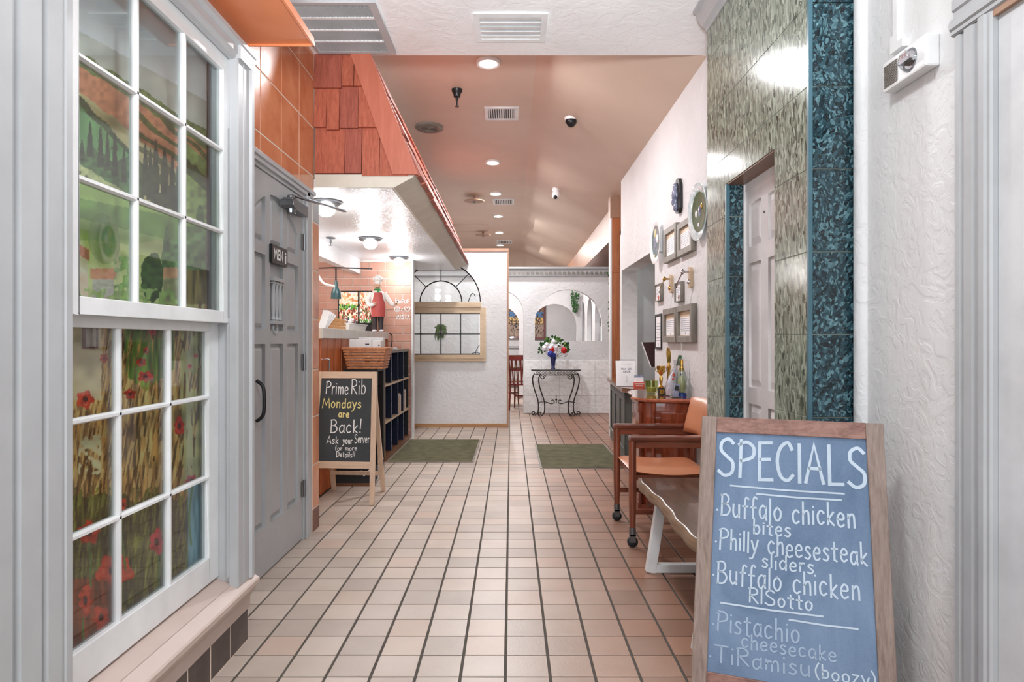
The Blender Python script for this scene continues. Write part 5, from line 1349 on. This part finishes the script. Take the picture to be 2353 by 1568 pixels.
# ------------------------------------------------------------ live edge bench
bn = thing('bench', 'long live-edge wooden bench on white metal legs against the green tiled wall', 'bench', (.89, 2.9, 0))
yb0, yb1 = 2.36, 3.50
edge = [(.690+.007*math.sin(9*y_)+.004*math.sin(27*y_+1), y_) for y_ in np.linspace(yb0, yb1, 34)]
out = edge+[(1.085, yb1), (1.085, yb0)]
m = MB()
rings = []
for z, off in ((.398, .022), (.412, .008), (.432, .0), (.447, .006), (.452, .014)):
    rings.append([(x+(off if i < 34 else -.002*0), y_, z) for i, (x, y_) in enumerate(out)])
m.loft(rings).build('seat', 'bench_wood', bn)
ed = [[(x+.0045*s_, y_, z) for x, y_ in edge] for s_, z in ((1, .4), (-1, .418), (-1, .436), (2.4, .4525))]
m = MB(); m.loft([[(x-.003, y_, .405), (x-.008, y_, .42), (x-.005, y_, .440), (x+.001, y_, .4528), (x+.007, y_, .4525), (x+.02, y_, .405)] for x, y_ in edge]).build('bark_edge', 'bark', bn)
for y, nm in ((3.335, 0), (2.48, 1)):
    MB().bar((.722, y, .0), (.782, y, .40), .05, .045, (0, 1, 0)).build('leg', 'gloss_white', bn, bevel=.003)
    MB().bar((1.062, y, .0), (1.0, y, .40), .05, .045, (0, 1, 0)).build('leg', 'gloss_white', bn, bevel=.003)
    MB().box(.745, 1.04, y-.022, y+.022, .0, .042).box(.78, 1.0, y-.022, y+.022, .372, .398).build('leg_bar', 'gloss_white', bn, bevel=.003)

# ------------------------------------------------------------ cherry console cabinet
cc = thing('console_cabinet', 'glossy cherry wood cabinet with shaped top against the white wall behind the armchair', 'cabinet', (1.08, 4.8, 0))
def cab_outline(g, z): 
    pts = [(1.265, 4.42-g), (1.20-.0, 4.42-g), (1.13, 4.425-g), (1.06, 4.44-g), (.99, 4.455-g), (.94, 4.475-g), (.905-g*.7, 4.53-g*.7), (.895-g, 4.62), (.925-g, 4.72), (.955-g, 4.9), (.965-g, 5.12), (.995-g*.6, 5.20+g*.6), (1.265, 5.22+g)]
    return [(x, y, z) for x, y in pts]
MB().loft([cab_outline(0, .06), cab_outline(0, .765)]).build('body', 'cherry', cc)
MB().loft([cab_outline(.02, 0.0), cab_outline(.02, .06)]).build('plinth', 'cherry', cc)
MB().loft([cab_outline(.012, .765), cab_outline(.034, .775), cab_outline(.038, .788), cab_outline(.030, .797)]).build('top', 'cherry_top', cc)
for x, y in ((.905, 4.50), (.985, 4.448), (1.235, 4.412)):
    MB().lathe([(.014, .06), (.016, .1), (.013, .13), (.013, .69), (.019, .70), (.016, .73), (.02, .765)], (x, y, 0), 14).build('pilaster', 'cherry', cc, smooth=True)
MB().box(1.03, 1.205, 4.412, 4.43, .12, .70).build('front_panel', 'cherry', cc, bevel=.004)

# ------------------------------------------------------------ host desk
hd = thing('host_desk', 'sage green panelled host desk with a brown granite top', 'desk', (1.5, 6.9, 0))
Pq = [(1.228, 8.0), (1.10, 6.27), (1.22, 6.0), (1.265, 6.0)]
def off(p, g): return [(1.20-g, 8.02), (1.085-g, 6.25), (1.20-g*.6, 5.94-g), (1.268, 5.94-g)]
bodyo = [(1.245, 8.0), (1.125, 6.30), (1.22, 6.06), (1.268, 6.06), (1.268, 7.95)]
MB().prism(bodyo, .0, .70, 'z').build('body', 'sage', hd)
MB().prism([(1.262, 8.04), (1.20, 8.02), (1.083, 6.26), (1.185, 5.95), (1.269, 5.95), (1.269, 7.36), (1.269, 8.04)], .70, .742, 'z').build('top', 'granite', hd, bevel=.008)
MB().box(1.269, 1.95, 5.70, 7.36, .705, .742).build('inner_top', 'granite', hd)
a_, b2 = Vector((1.245, 8.0)), Vector((1.125, 6.30)); dv = (b2-a_).normalized(); nv = Vector((dv.y, -dv.x)); nv = -nv if nv.x > 0 else nv
Ld = (b2-a_).length
def quadpanel(s0, s1, z0, z1, h0, h1, nm, m_):
    q = lambda s_, h, z: (a_.x+dv.x*s_+nv.x*h, a_.y+dv.y*s_+nv.y*h, z)
    MB().loft([[q(s0, h0, z0), q(s1, h0, z0), q(s1, h1, z0), q(s0, h1, z0)], [q(s0, h0, z1), q(s1, h0, z1), q(s1, h1, z1), q(s0, h1, z1)]]).build(nm, m_, hd, bevel=.002)
quadpanel(0, Ld, .60, .70, 0, .014, 'rail', 'sage'); quadpanel(0, Ld, .0, .13, 0, .014, 'rail', 'sage')
for s0 in (0, .43*Ld*.75, .86*Ld*.75, Ld-.1): quadpanel(s0, s0+.09, .13, .60, 0, .014, 'stile', 'sage')
quadpanel(.09, .43*Ld*.75, .12, .15, .014, .03, 'moulding', 'frame_grey'); quadpanel(.43*Ld*.75+.09, .86*Ld*.75, .12, .15, .014, .03, 'moulding', 'frame_grey')

# card stand, leaflet holder, monitor on the desk
def tilt_sheet(name, lab, cat, x, y, z, w, h, lean_, m_, rz=0, grp=None):
    tt = thing(name, lab, cat, (x, y, z), rz, group=grp, local=True); dy, dz = h*math.sin(lean_), h*math.cos(lean_)
    MB().loft([[(-w/2, -.002, .004), (w/2, -.002, .004), (w/2, .002, .004), (-w/2, .002, .004)], [(-w/2, dy-.002, dz), (w/2, dy-.002, dz), (w/2, dy+.002, dz), (-w/2, dy+.002, dz)]]).build('sheet', m_, tt)
    return tt, (lambda u, v: (-w/2+u*w, dy*(1-v)-.0035, .004+(dz-.004)*(1-v)))
cs, pc = tilt_sheet('card_stand', 'white printed card in a clear slanted stand on the host desk', 'sign', 1.148, 6.42, .742, .195, .262, R(14), 'paper', rz=-.06)
MB().loft([[(-.10, .004, .0), (.10, .004, 0), (.10, .006, .0), (-.10, .006, .0)], [(-.10, .069, .268), (.10, .069, .268), (.10, .071, .268), (-.10, .071, .268)]]).box(-.10, .10, -.03, .09, -.0, .003).build('holder', 'film', cs)
for text, u0, u1, v, cap in (('PALM', .28, .52, .36, .07), ('SUN', .60, .80, .36, .07), ('AKDR', .36, .74, .47, .07)):
    m = MB(); write(m, text, u0, u1, -v, cap, .012, lambda u, q: pc(u, -q)); m.build('lettering', 'ink', cs)
m = MB(); ribbon(m, [(.28, -.12), (.85, -.125)], .012, lambda u, q: pc(u, -q)); m.build('heading', 'ink', cs)
m = MB(); ribbon(m, [(.55, -.85), (.55, -.6)], .012, lambda u, q: pc(u, -q)); m.build('ornament', 'blue_grey', cs)
lh = thing('leaflet_holder', 'red based leaflet holder with small leaflets on the host desk', 'holder', (1.235, 6.22, .742), local=True)
MB().box(-.05, .05, -.03, .03, 0, .055).build('box', 'red_plastic', lh, bevel=.003)
MB().box(-.045, .045, -.031, -.030, .035, .045).box(-.035, .035, -.0312, -.030, .018, .026).build('print', 'chalk_white', lh)
for k in range(3): MB().box(-.045+.004*k, .045, -.012+.014*k, -.009+.014*k, .02, .10+.012*k).move(Matrix.Rotation(R(-8), 4, 'X')).build('leaflet', 'blue_grey' if k else 'paper', lh)
mo = thing('monitor', 'dark point of sale monitor tilted on the desk behind the wall opening', 'monitor', (1.49, 6.3, .742), local=True)
MB().loft([[(-.12, -.02, .20), (.30, -.02, .18), (.30, .02, .18), (-.12, .02, .20)], [(-.20, .03, .44), (.30, .03, .45), (.30, .07, .45), (-.20, .07, .44)]]).build('screen', 'dark_red', mo)
MB().loft([[(-.123, -.022, .196), (-.119, -.022, .196), (-.119, .02, .196), (-.123, .02, .196)], [(-.203, .028, .441), (-.199, .028, .441), (-.199, .07, .441), (-.203, .07, .441)]]).build('bezel', 'white_plastic', mo)
MB().box(-.05, .02, .0, .05, .02, .22).lathe([(.09, 0), (.08, .02), (.03, .03)], (0, .02, 0), 16).build('stand', 'steel', mo)
pr = thing('card_reader', 'small brown and black till box on the desk behind the wall opening', 'box', (1.42, 6.02, .742), local=True)
MB().box(-.08, .12, -.06, .1, 0, .09).build('body', 'brown_wood', pr, bevel=.004); MB().box(-.06, .09, -.05, .08, .09, .15).build('reader', 'dark', pr, bevel=.01)

# ------------------------------------------------------------ things on the cherry cabinet (top at .797)
ZC = .797
def gp(px, Y): return (px-CX)*Y/F
lathe_thing('votive', 'green and yellow glass votive bowl at the left of the cherry cabinet', 'bowl', gp(1497, 4.85), 4.85, ZC, [('bowl', [(.034, 0), (.036, .004), (.040, .01), (.046, .05), (.05, .10), (.046, .10), (.042, .05), (.034, .016), (0, .014)], 'green_glass'), ('wax', [(0, .016), (.033, .017), (.036, .05), (0, .052)], 'wax')], n=20)
tc = thing('trophy', 'gold cup trophy on a small dark base at the front of the cherry cabinet', 'trophy', (gp(1519, 4.72), 4.72, ZC), local=True)
MB().box(-.022, .022, -.022, .022, 0, .055).build('base', 'dark', tc, bevel=.002)
MB().box(-.016, .016, -.0235, -.022, .01, .045).build('plaque', 'gold', tc)
MB().lathe([(.018, .055), (.02, .065), (.008, .075), (.012, .10), (.014, .125), (.006, .145), (.01, .15), (.022, .165), (.03, .19), (.032, .215), (.028, .215), (.018, .175), (0, .165)], (0, 0, 0), 18).build('cup', 'gold', tc, smooth=True)
for s_ in (-1, 1): MB().tube([(s_*.028, 0, .20), (s_*.042, 0, .20), (s_*.04, 0, .18), (s_*.022, 0, .168)], .003, 5).build('handle', 'gold', tc)
tt = thing('trophy', 'tall gold star topped trophy against the wall on the cherry cabinet', 'trophy', (gp(1537, 4.95), 4.95, ZC), local=True)
MB().box(-.028, .028, -.028, .028, 0, .05).build('base', 'dark', tt, bevel=.002)
MB().lathe([(.02, .05), (.012, .07), (.016, .12), (.01, .17), (.02, .2), (.008, .22), (.008, .24)], (0, 0, 0), 16).build('column', 'gold', tt, smooth=True)
MB().loft([[(-.012, -.006, .23), (.012, -.006, .23), (.012, .006, .23), (-.012, .006, .23)], [(-.02, -.006, .30), (.016, -.006, .30), (.016, .006, .30), (-.02, .006, .30)], [(-.016, -.004, .35), (.004, -.004, .34), (.004, .004, .34), (-.016, .004, .35)]]).build('figure', 'gold', tt)
bg = thing('gift_bag', 'crumpled clear gift bag with small red print between the trophies', 'bag', (gp(1543, 4.66), 4.66, ZC), local=True)
m = MB(); rings = []
for z, r_, ox in ((0, .042, 0), (.03, .05, 0), (.08, .046, .002), (.13, .036, .008), (.18, .024, .022), (.215, .012, .032), (.24, .02, .036), (.26, .026, .04)):
    rings.append([(ox+r_*math.cos(a)*(1+.14*math.sin(5*a+z*60)), r_*.7*math.sin(a)*(1+.12*math.cos(4*a+z*40)), z) for a in np.linspace(0, 2*PI, 20, endpoint=False)])
m.loft(rings).build('wrap', 'film', bg)
m = MB(); rings = []
for z, r_, ox in ((.004, .036, 0), (.05, .042, 0), (.10, .034, .004), (.15, .024, .012), (.2, .010, .026)): rings.append([(ox+r_*math.cos(a)*(1+.16*math.sin(6*a+z*50)), r_*.6*math.sin(a), z) for a in np.linspace(0, 2*PI, 14, endpoint=False)])
m.loft(rings).build('tissue', 'petal_white', bg)
MB().ball((.008, -.034, .155), .010, 8, 6, (1, .3, 1.3)).ball((.002, -.038, .125), .009, 8, 6, (1, .3, 1)).build('print', 'red_plastic', bg)
bo = thing('bottle', 'gold foiled clear bottle on a blue base at the right of the cherry cabinet', 'bottle', (gp(1566, 4.60), 4.60, ZC), local=True)
MB().lathe([(.036, 0), (.036, .026), (.03, .028)], (0, 0, 0), 16).build('base', 'blue_plastic', bo)
MB().lathe([(.03, .028), (.036, .06), (.038, .13), (.03, .17), (.014, .21), (.011, .26)], (0, 0, 0), 18).build('glass', 'jar_glass', bo, smooth=True)
MB().lathe([(.0, .055), (.02, .03), (.028, .06), (.026, .12), (.008, .15)], (0, 0, 0), 14).build('contents', 'wax', bo, smooth=True)
MB().lathe([(.020, .185), (.013, .22), (.013, .265), (0, .268)], (0, 0, 0), 14).build('foil', 'gold', bo, smooth=True)
ph = thing('phone', 'slim grey handset leaning in a cradle on the cherry cabinet', 'phone', (gp(1552, 4.52), 4.52, ZC), local=True)
MB().box(-.02, .02, -.006, .006, 0, .10).move(Matrix.Rotation(R(-10), 4, 'X') @ Matrix.Rotation(R(10), 4, 'Y')).build('handset', 'blue_grey', ph, bevel=.004)
MB().box(-.014, .014, -.0075, -.006, .05, .085).move(Matrix.Rotation(R(-10), 4, 'X') @ Matrix.Rotation(R(10), 4, 'Y')).build('display', 'dark', ph)
MB().box(-.03, .04, -.02, .045, 0, .008).build('cradle', 'steel', ph, bevel=.002)
gc = thing('green_card', 'small green printed card held up behind the bottle on the cherry cabinet', 'card', (gp(1563, 4.78), 4.78, ZC), local=True)
MB().bar((-.005, .0, .0), (.012, .012, .22), .005, .005).box(-.03, .03, -.02, .02, 0, .005).build('stand', 'steel', gc)
MB().loft([[(-.032, -.003, .215), (.022, -.003, .215), (.022, 0, .215), (-.032, 0, .215)], [(-.010, .012, .292), (.046, .012, .292), (.046, .015, .292), (-.010, .015, .292)]]).build('card', 'green_glaze', gc)
m = MB(); g1 = lambda u, v: (-.032+.054*u+.022*v, -.0042+.015*v, .215+.077*v); write(m, 'AR', .2, .8, .4, .35, .05, g1); m.build('lettering', 'chalk_white', gc)
lathe_thing('glass_tumbler', 'clear empty glass tumbler at the wall end of the cherry cabinet', 'glass', gp(1583, 4.5), 4.5, ZC, [('glass', [(.0, .002), (.02, .003), (.024, .09), (.022, .09), (.018, .01), (0, .008)], 'thin_glass')], n=16)

# ------------------------------------------------------------ wall pieces right
YWp = lambda px, X=XW: X*F/(px-CX)
def plate(lab, px, py, hw_px, hh_px, X, tilt_y, rim, centre, motifs, ripple=0):
    Y = YWp(px, X); z = Zp(py, Y); rh = hh_px*Y/F
    t = thing('wall_plate', lab, 'plate', (X, Y, z-rh), local=True)
    ry = rh*ripple if ripple else rh
    def ring(h, q): return [(h, ry*q*math.cos(a), rh+rh*q*math.sin(a)*(1+0*.01*math.cos(16*a))) for a in np.linspace(0, 2*PI, 40, endpoint=False)]
    Rm = Matrix.Translation((0, 0, 0)) @ Matrix.Rotation(tilt_y, 4, 'Z')
    MB().loft([ring(.018, .6), ring(.0, .97), ring(-.004, 1), ring(-.006, .98), ring(.006, .70), ring(.0075, .69)]).move(Rm).build('rim', rim, t, smooth=True)
    MB().loft([ring(.010, .70), ring(.0055, .69), ring(.0065, .5), ring(.0065, .3)]).move(Rm).build('centre', centre, t, smooth=True)
    m = MB()
    for (u, v, r_, m2) in motifs:
        MB().loft([[(.0062-.003*k, ry*u+r_*ry*q*math.cos(a)*.7, rh+rh*v+r_*rh*q*math.sin(a)) for a in np.linspace(0, 2*PI, 14, endpoint=False)] for k, q in ((0, 1), (1, .8), (1.4, .1))]).move(Rm).build('motif', m2, t, smooth=True)
    MB().box(.02, .055, -.03, .03, rh-.09, rh+.09).build('hanger', 'gloss_white', t, bevel=.003)
    return t
plate('oval plate with a teal glazed centre hung by the wall opening', 1505, 555, 14, 53, 1.215, R(11), 'white_plastic', 'teal_glaze', [(.1, .35, .2, 'wax'), (.05, -.1, .26, 'blue_grey'), (-.25, .1, .2, 'paper'), (.2, -.65, .1, 'wax')], .55)
plate('large fluted white plate with a dark green centre high on the white wall', 1603, 487, 17, 67, 1.235, R(9), 'plate_rim', 'green_glaze', [(-.1, .0, .2, 'blue_grey'), (-.3, .15, .12, 'gold'), (.25, -.05, .13, 'paper'), (.0, -.45, .08, 'petal_white')], .74)
fg = thing('wall_figurine', 'grey blue ceramic figure relief on a dark plaque, highest on the white wall', 'plaque', (1.25, 4.83, 2.16))
Yc = YWp(1566); zt_, zb3 = Zp(409, Yc), Zp(489, Yc)
sh_ = [(4.76, zb3+.03), (4.80, zb3), (4.86, zb3+.005), (4.90, zb3+.05), (4.905, (zb3+zt_)/2), (4.90, zt_-.05), (4.86, zt_), (4.80, zt_-.002), (4.765, zt_-.04), (4.76, (zb3+zt_)/2)]
MB().prism(sh_, 1.245, 1.272, 'x').build('plaque', 'dark', fg, bevel=.003)
for y, z, r_, sc2 in ((4.85, zt_-.06, .032, (.7, 1, 1.1)), (4.845, zt_-.115, .038, (.8, 1, 1.2)), (4.86, zb3+.10, .036, (.8, 1, 1.3)), (4.84, zb3+.05, .03, (.7, 1, 1.1)), (4.87, zt_-.16, .024, (.7, 1, 1.2))):
    MB().ball((1.238, y, z), r_, 12, 8, sc2, .05).build('figure_relief', 'blue_grey', fg, smooth=True)
def frame(lab, p0, p1, ytop, ybot, thick, mat_w, fm, grp, text=True, name='framed_cutting', cat='picture', paper='paper', liner='pine_frame', flower=None):
    ya, yb2 = YWp(p1), YWp(p0); Ym = (ya+yb2)/2; z0_, z1_ = Zp(ybot, Ym), Zp(ytop, Ym)
    t = thing(name, lab, cat, (XW, Ym, z0_), group=grp)
    MB().curve_slab(rect(ya, yb2, z0_, z1_), [rect(ya+mat_w, yb2-mat_w, z0_+mat_w, z1_-mat_w)], XW-thick, XW+.002, 'x').build('frame', fm, t, bevel=.002)
    MB().box(XW-thick*.55, XW, ya+mat_w, yb2-mat_w, z0_+mat_w, z1_-mat_w).build('mount', liner, t)
    a2, b2_, c2z, d2z = ya+mat_w*1.25, yb2-mat_w*1.25, z0_+mat_w*1.15, z1_-mat_w*1.15-(z1_-z0_)*.12
    MB().box(XW-thick*.6, XW-thick*.5, a2, b2_, c2z, d2z).build('sheet', paper, t)
    if text:
        m = MB(); hh = d2z-c2z
        for k in range(7):
            q = d2z-hh*(.12+.11*k); s_ = random.uniform(.1, .3)*(b2_-a2)
            m.box(XW-thick*.61, XW-thick*.6, a2+s_*.5, b2_-s_*.4, q, q+hh*.025)
        m.box(XW-thick*.61, XW-thick*.6, (a2+b2_)/2-.006, (a2+b2_)/2+.01, c2z+hh*.04, c2z+hh*.15)
        o = m.build('print', 'blue_grey', t); o['kind'] = 'stuff'
    if flower:
        m = MB()
        for k in range(5): m.ball((XW-thick*.62, (a2+b2_)/2+.012*math.cos(k*1.25), c2z+(d2z-c2z)*.22+.012*math.sin(k*1.25)), .010, 7, 5, (.3, 1, 1))
        m.build('flower_print', flower, t)
    return t
G1 = 'grey framed newspaper cuttings on the white wall'
frame('upper left grey framed cutting beside the teal plate', 1534, 1563, 521, 600, .035, .045, 'frame_grey', G1)
frame('upper right grey framed cutting partly behind the green centred plate', 1566, 1600, 506, 584, .035, .045, 'frame_grey', G1)
frame('lower left grey framed cutting under the two bells', 1534, 1564, 709, 787, .04, .045, 'frame_grey', G1)
frame('lower right grey framed cutting nearest the tiled pier', 1566, 1602, 701, 787, .04, .045, 'frame_grey', G1)
frame('narrow dark framed certificate at the left edge of the white wall', 1508, 1522, 722, 803, .012, .02, 'dark', None, name='certificate', cat='certificate', liner='paper')
frame('little hanging box sign with a red flower print', 1512, 1525, 653, 693, .03, .008, 'frame_grey', 'little box signs on the white wall', name='box_sign', cat='sign', liner='paper', flower='red_plastic')
frame('little hanging box sign with a brown print between the bells', 1558, 1573, 649, 694, .03, .008, 'frame_grey', 'little box signs on the white wall', name='box_sign', cat='sign', liner='paper', flower='brown_wood')
for px, py, lab, mm in ((1543, 653, 'left wall bell plaque with a brass knob and chain', 'gold'), (1587, 638, 'right wall bell plaque with a steel knob and lever', 'chrome')):
    Y = YWp(px, 1.26); z = Zp(py, Y)
    t = thing('bell_plaque', lab, 'bell', (1.262, Y, z-.065), group='bell plaques on the white wall', local=True)
    MB().prism([(-.024, .0), (-.012, -.006), (.012, -.006), (.024, .0), (.024, .125), (.0, .14), (-.024, .125)], -.016, .01, 'x').build('plaque', 'pine_frame', t, bevel=.003)
    MB().lathe([(.006, -.016), (.008, -.045), (.02, -.055), (.02, -.065), (.006, -.072)], (0, .0, .105), 14, 'x').build('knob', mm, t, smooth=True)
    MB().tube([(-.06, 0, .10), (-.075, .06, .04), (-.078, .09, .0)], .003 if mm == 'gold' else .005, 6).build('lever', mm, t)
    MB().lathe([(.001, -.03), (.014, -.026), (.017, -.016)], (0, 0, .035), 12, 'x').build('button', mm, t, smooth=True)

# ------------------------------------------------------------ wrought iron console with flowers
YT = 10.28; XT0 = (1278-CX)*YT/F; ZT0 = .735
it = thing('iron_console', 'small black wrought iron console table below the arched opening', 'table', (XT0, YT, 0), local=True)
hw_ = .385
MB().loft([[(x, y, z) for x, y in [(-hw_-.01, .2), (-hw_-.01, .02), (-.26, -.10), (0, -.145), (.26, -.10), (hw_+.01, .02), (hw_+.01, .2)]] for z in (ZT0-.018, ZT0)]).build('top', 'iron', it, bevel=.004)
for z in (ZT0-.075,): MB().tube(smooth_path([(-hw_+.05, .0, z), (-.2, -.1, z), (0, -.13, z), (.2, -.1, z), (hw_-.05, .0, z)]), .008, 6).build('apron', 'iron', it)
m = MB()
for k in range(14):
    x = -.3+.6*k/13; y = -.13+.12*(x/.33)**2; m.tube([(x+.018*math.cos(a), y, ZT0-.045+.018*math.sin(a)) for a in np.linspace(0, 2*PI, 9)], .004, 4)
m.build('scrollwork', 'iron', it)['kind'] = 'stuff'
def scroll(cx_, cz, r0, r1, a0, a1, y, n=22): return [(cx_+(r0+(r1-r0)*t)*math.cos(a0+(a1-a0)*t), y, cz+(r0+(r1-r0)*t)*math.sin(a0+(a1-a0)*t)) for t in np.linspace(0, 1, n)]
for s_ in (-1, 1):
    for dx, y in ((0, .05), (.085, -.06)):
        xs_ = hw_-.04-dx*1.1
        body = smooth_path([(s_*xs_, y, ZT0-.06), (s_*(xs_+.03), y, ZT0-.14), (s_*(xs_+.012), y, ZT0-.28), (s_*(xs_-.045), y, ZT0-.45), (s_*(xs_-.065), y, .18), (s_*(xs_-.06), y, .07), (s_*(xs_-.03), y, .02), (s_*(xs_+.0), y, .012)], 5)
        MB().tube(body, .010, 8).build('leg', 'iron', it, smooth=True)
        MB().tube([(s_*p[0], p[1], p[2]) for p in scroll(xs_+.012, .042, .034, .010, -PI/2, PI*1.6, y)], .009, 6).build('foot_scroll', 'iron', it, smooth=True)
        if dx: MB().tube([(s_*p[0], p[1], p[2]) for p in scroll(xs_-.035, ZT0-.115, .045, .012, PI*.9, -PI*1.6, y)], .009, 6).build('top_scroll', 'iron', it, smooth=True)
MB().tube(smooth_path([(-.30, -.0, .215), (-.18, -.02, .225), (-.08, -.02, .195), (-.03, -.02, .22), (-.055, -.02, .255), (-.085, -.02, .24)], 5), .008, 6).build('stretcher', 'iron', it)
MB().tube(smooth_path([(.30, -.0, .215), (.18, -.02, .225), (.08, -.02, .195), (.03, -.02, .22), (.055, -.02, .255), (.085, -.02, .24)], 5), .008, 6).build('stretcher', 'iron', it)
MB().tube([(0, -.02, .20), (0, -.02, .33)], .008, 6, rr=[.008, .004]).ball((0, -.02, .26), .018, 8, 6).build('finial', 'iron', it)
XV = (1271-CX)*YT/F
pt_ = thing('tray', 'thin dark oval tray under the blue vase', 'tray', (XV, YT, ZT0), local=True)
MB().lathe([(.12, 0), (.13, .006), (.11, .008)], (0, 0, 0), 24, sy=.7).build('dish', 'frame_grey', pt_)
vs_ = thing('vase', 'cobalt blue glass vase holding the bouquet', 'vase', (XV, YT, ZT0+.008), local=True)
MB().lathe([(.038, 0), (.04, .008), (.028, .03), (.034, .08), (.042, .15), (.05, .20), (.046, .20), (.038, .15), (0, .14)], (0, 0, 0), 20).build('body', 'cobalt', vs_, smooth=True)
bq = thing('bouquet', 'artificial bouquet of white, red and blue flowers with green leaves in the blue vase', 'flowers', (XV, YT, ZT0+.2), local=True)
random.seed(21)
fl_ = [(-.13, .16, .038, 'petal_white'), (-.075, .09, .036, 'petal_white'), (-.01, .20, .044, 'petal_white'), (.04, .17, .045, 'petal_white'), (-.05, .16, .04, 'petal_white'), (.03, .08, .042, 'petal_white'), (-.03, .13, .034, 'petal_red'), (.155, .12, .036, 'petal_red'), (.10, .20, .034, 'petal_white'), (.17, .05, .03, 'petal_white'), (-.05, .06, .036, 'petal_blue'), (.01, .26, .034, 'petal_white'), (.00, .035, .03, 'petal_blue'), (-.10, .21, .03, 'petal_white')]
for x, z, r_, m_ in [(a_*1.05, b_*.95, c_*1.35, d_) for a_, b_, c_, d_ in fl_]:
    y = random.uniform(-.09, -.02)-(.05 if m_ != 'petal_white' else 0)
    MB().tube([(x*.1, 0, -.05), (x*.6, y*.5, z*.5), (x, y, z)], .003, 5).build('stem', 'leaf', bq)
    m = MB()
    for a in range(7):
        an = a*2*PI/7; m.ball((x+r_*.5*math.cos(an), y-.006*(a % 2), z+r_*.5*math.sin(an)), r_*.55, 7, 5, (1, .6, 1))
    m.ball((x, y-r_*.35, z), r_*.45, 7, 5); m.build('flower', m_, bq, smooth=True)
for k in range(90):
    a = random.uniform(-.2, PI+.2); q = random.uniform(.12, .25); x, z = q*math.cos(a)*1.05, .09+q*math.sin(a); y = random.uniform(-.08, .04)
    MB().leaf((x*.86, y, .09+(z-.09)*.86), (x*1.05+random.uniform(-.02, .02), y-.02, z+random.uniform(.0, .04)), .052, (random.uniform(-.5, .5), -1, random.uniform(-.3, .5))).build('leaf', 'leaf' if k % 3 else 'leaf_light', bq)
for k in range(9):
    a = (-.2+k*.42); x, z = .24*math.cos(a), .12+.22*math.sin(a); MB().tube([(0, 0, -.03), (x*.5, -.03, z*.5+.03), (x, -.03, z)], .0025, 4).build('stem', 'leaf', bq)

# hanging plant behind the framed window
hp = thing('hanging_plant', 'small green plant hanging in the middle of the pine framed window', 'plant', (PXp(1012.6, 9.1), 9.1, 1.2), local=True)
xz = lambda px, py: (PXp(px, 9.1), Zp(py, 9.1))
hz_ = Zp(760, 9.1)-1.2
MB().lathe([(.03, hz_-.06), (.05, hz_-.03), (.055, hz_), (.0, hz_-.01)], (0, 0, 0), 12).build('pot', 'white_plastic', hp, smooth=True)
MB().tube([(0, 0, hz_), (0, 0, .64)], .0025, 4).build('cord', 'frame_grey', hp)
random.seed(4); m = MB()
for k in range(110):
    a = random.uniform(0, 2*PI); q = random.uniform(.03, .10); zt2 = hz_+random.uniform(-.02, .10)
    p = [(0, 0, hz_), (q*.7*math.cos(a), q*.5*math.sin(a)-.02, zt2), (q*math.cos(a), q*.6*math.sin(a)-.03, zt2-random.uniform(.04, .17))]
    for b0, b1 in zip(p, p[1:]): m.leaf(b0, b1, .014, (math.sin(a)*.3, -1, .2))
m.build('fronds', 'leaf_light', hp)['kind'] = 'stuff'
bw_ = thing('bicycle_wheel', 'dark curved wire stand behind the lower right of the framed window', 'stand', (PXp(1094, 9.3), 9.3, .9), local=True)
for r_, c_ in ((.11, 0), (.08, .03)): MB().tube([(c_+r_*math.cos(a), 0, .03+r_*math.sin(a)*.9) for a in np.linspace(0, 2*PI, 24)], .006, 5).build('hoop', 'dark', bw_)
MB().tube(smooth_path([(-.02, 0, .0), (0, 0, .15), (.05, 0, .24)]), .006, 5).tube([(-.05, 0, -.02), (.06, 0, .10)], .006, 5).box(-.006, .006, -.006, .006, -.9, .0).build('arm', 'dark', bw_)
bw_.name = 'wire_stand'

# ------------------------------------------------------------ dining chairs beyond the arch
def dining_chair(lab, x, y, rz, wm):
    t = thing('dining_chair', lab, 'chair', (x, y, 0), rz, group='wooden dining chairs beyond the arched doorway', local=True)
    MB().prism([(-.2, -.2), (.2, -.2), (.18, .2), (-.18, .2)], .43, .455, 'z').build('seat', wm, t, bevel=.006)
    for sx_ in (-1, 1):
        MB().tube([(sx_*.18, -.18, .43), (sx_*.19, -.19, 0)], .018, 8, rr=[.02, .014]).build('leg', wm, t)
        MB().tube(smooth_path([(sx_*.175, .24, 0), (sx_*.17, .18, .43), (sx_*.175, .21, .7), (sx_*.18, .27, .93)]), .018, 8).build('leg', wm, t)
    MB().box(-.18, .18, -.19, -.175, .2, .225).box(-.005, .005, -.18, .2, .2, .22).build('stretcher', wm, t)
    MB().loft([[(x_, .262-.03*(x_/.19)**2*0+.02*abs(x_)/.19, z) for x_, z in ((-.19, .86), (.19, .86), (.19, .94), (-.19, .94))], [(x_, .285+.02*abs(x_)/.19, z) for x_, z in ((-.19, .86), (.19, .86), (.19, .94), (-.19, .94))]]).build('top_rail', wm, t)
    MB().box(-.17, .17, .205, .22, .68, .71).build('back_rail', wm, t)
    for k in range(4): MB().bar((-.11+.073*k, .195, .45), (-.12+.08*k, .262, .87), .022, .012, (0, 1, 0)).build('slat', wm, t)
    return t
dining_chair('red brown dining chair nearest the arched doorway', .20, 11.3, R(165), 'mahogany')
dining_chair('darker dining chair just behind the red brown one beyond the arched doorway', .03, 12.0, R(200), 'brown_wood')
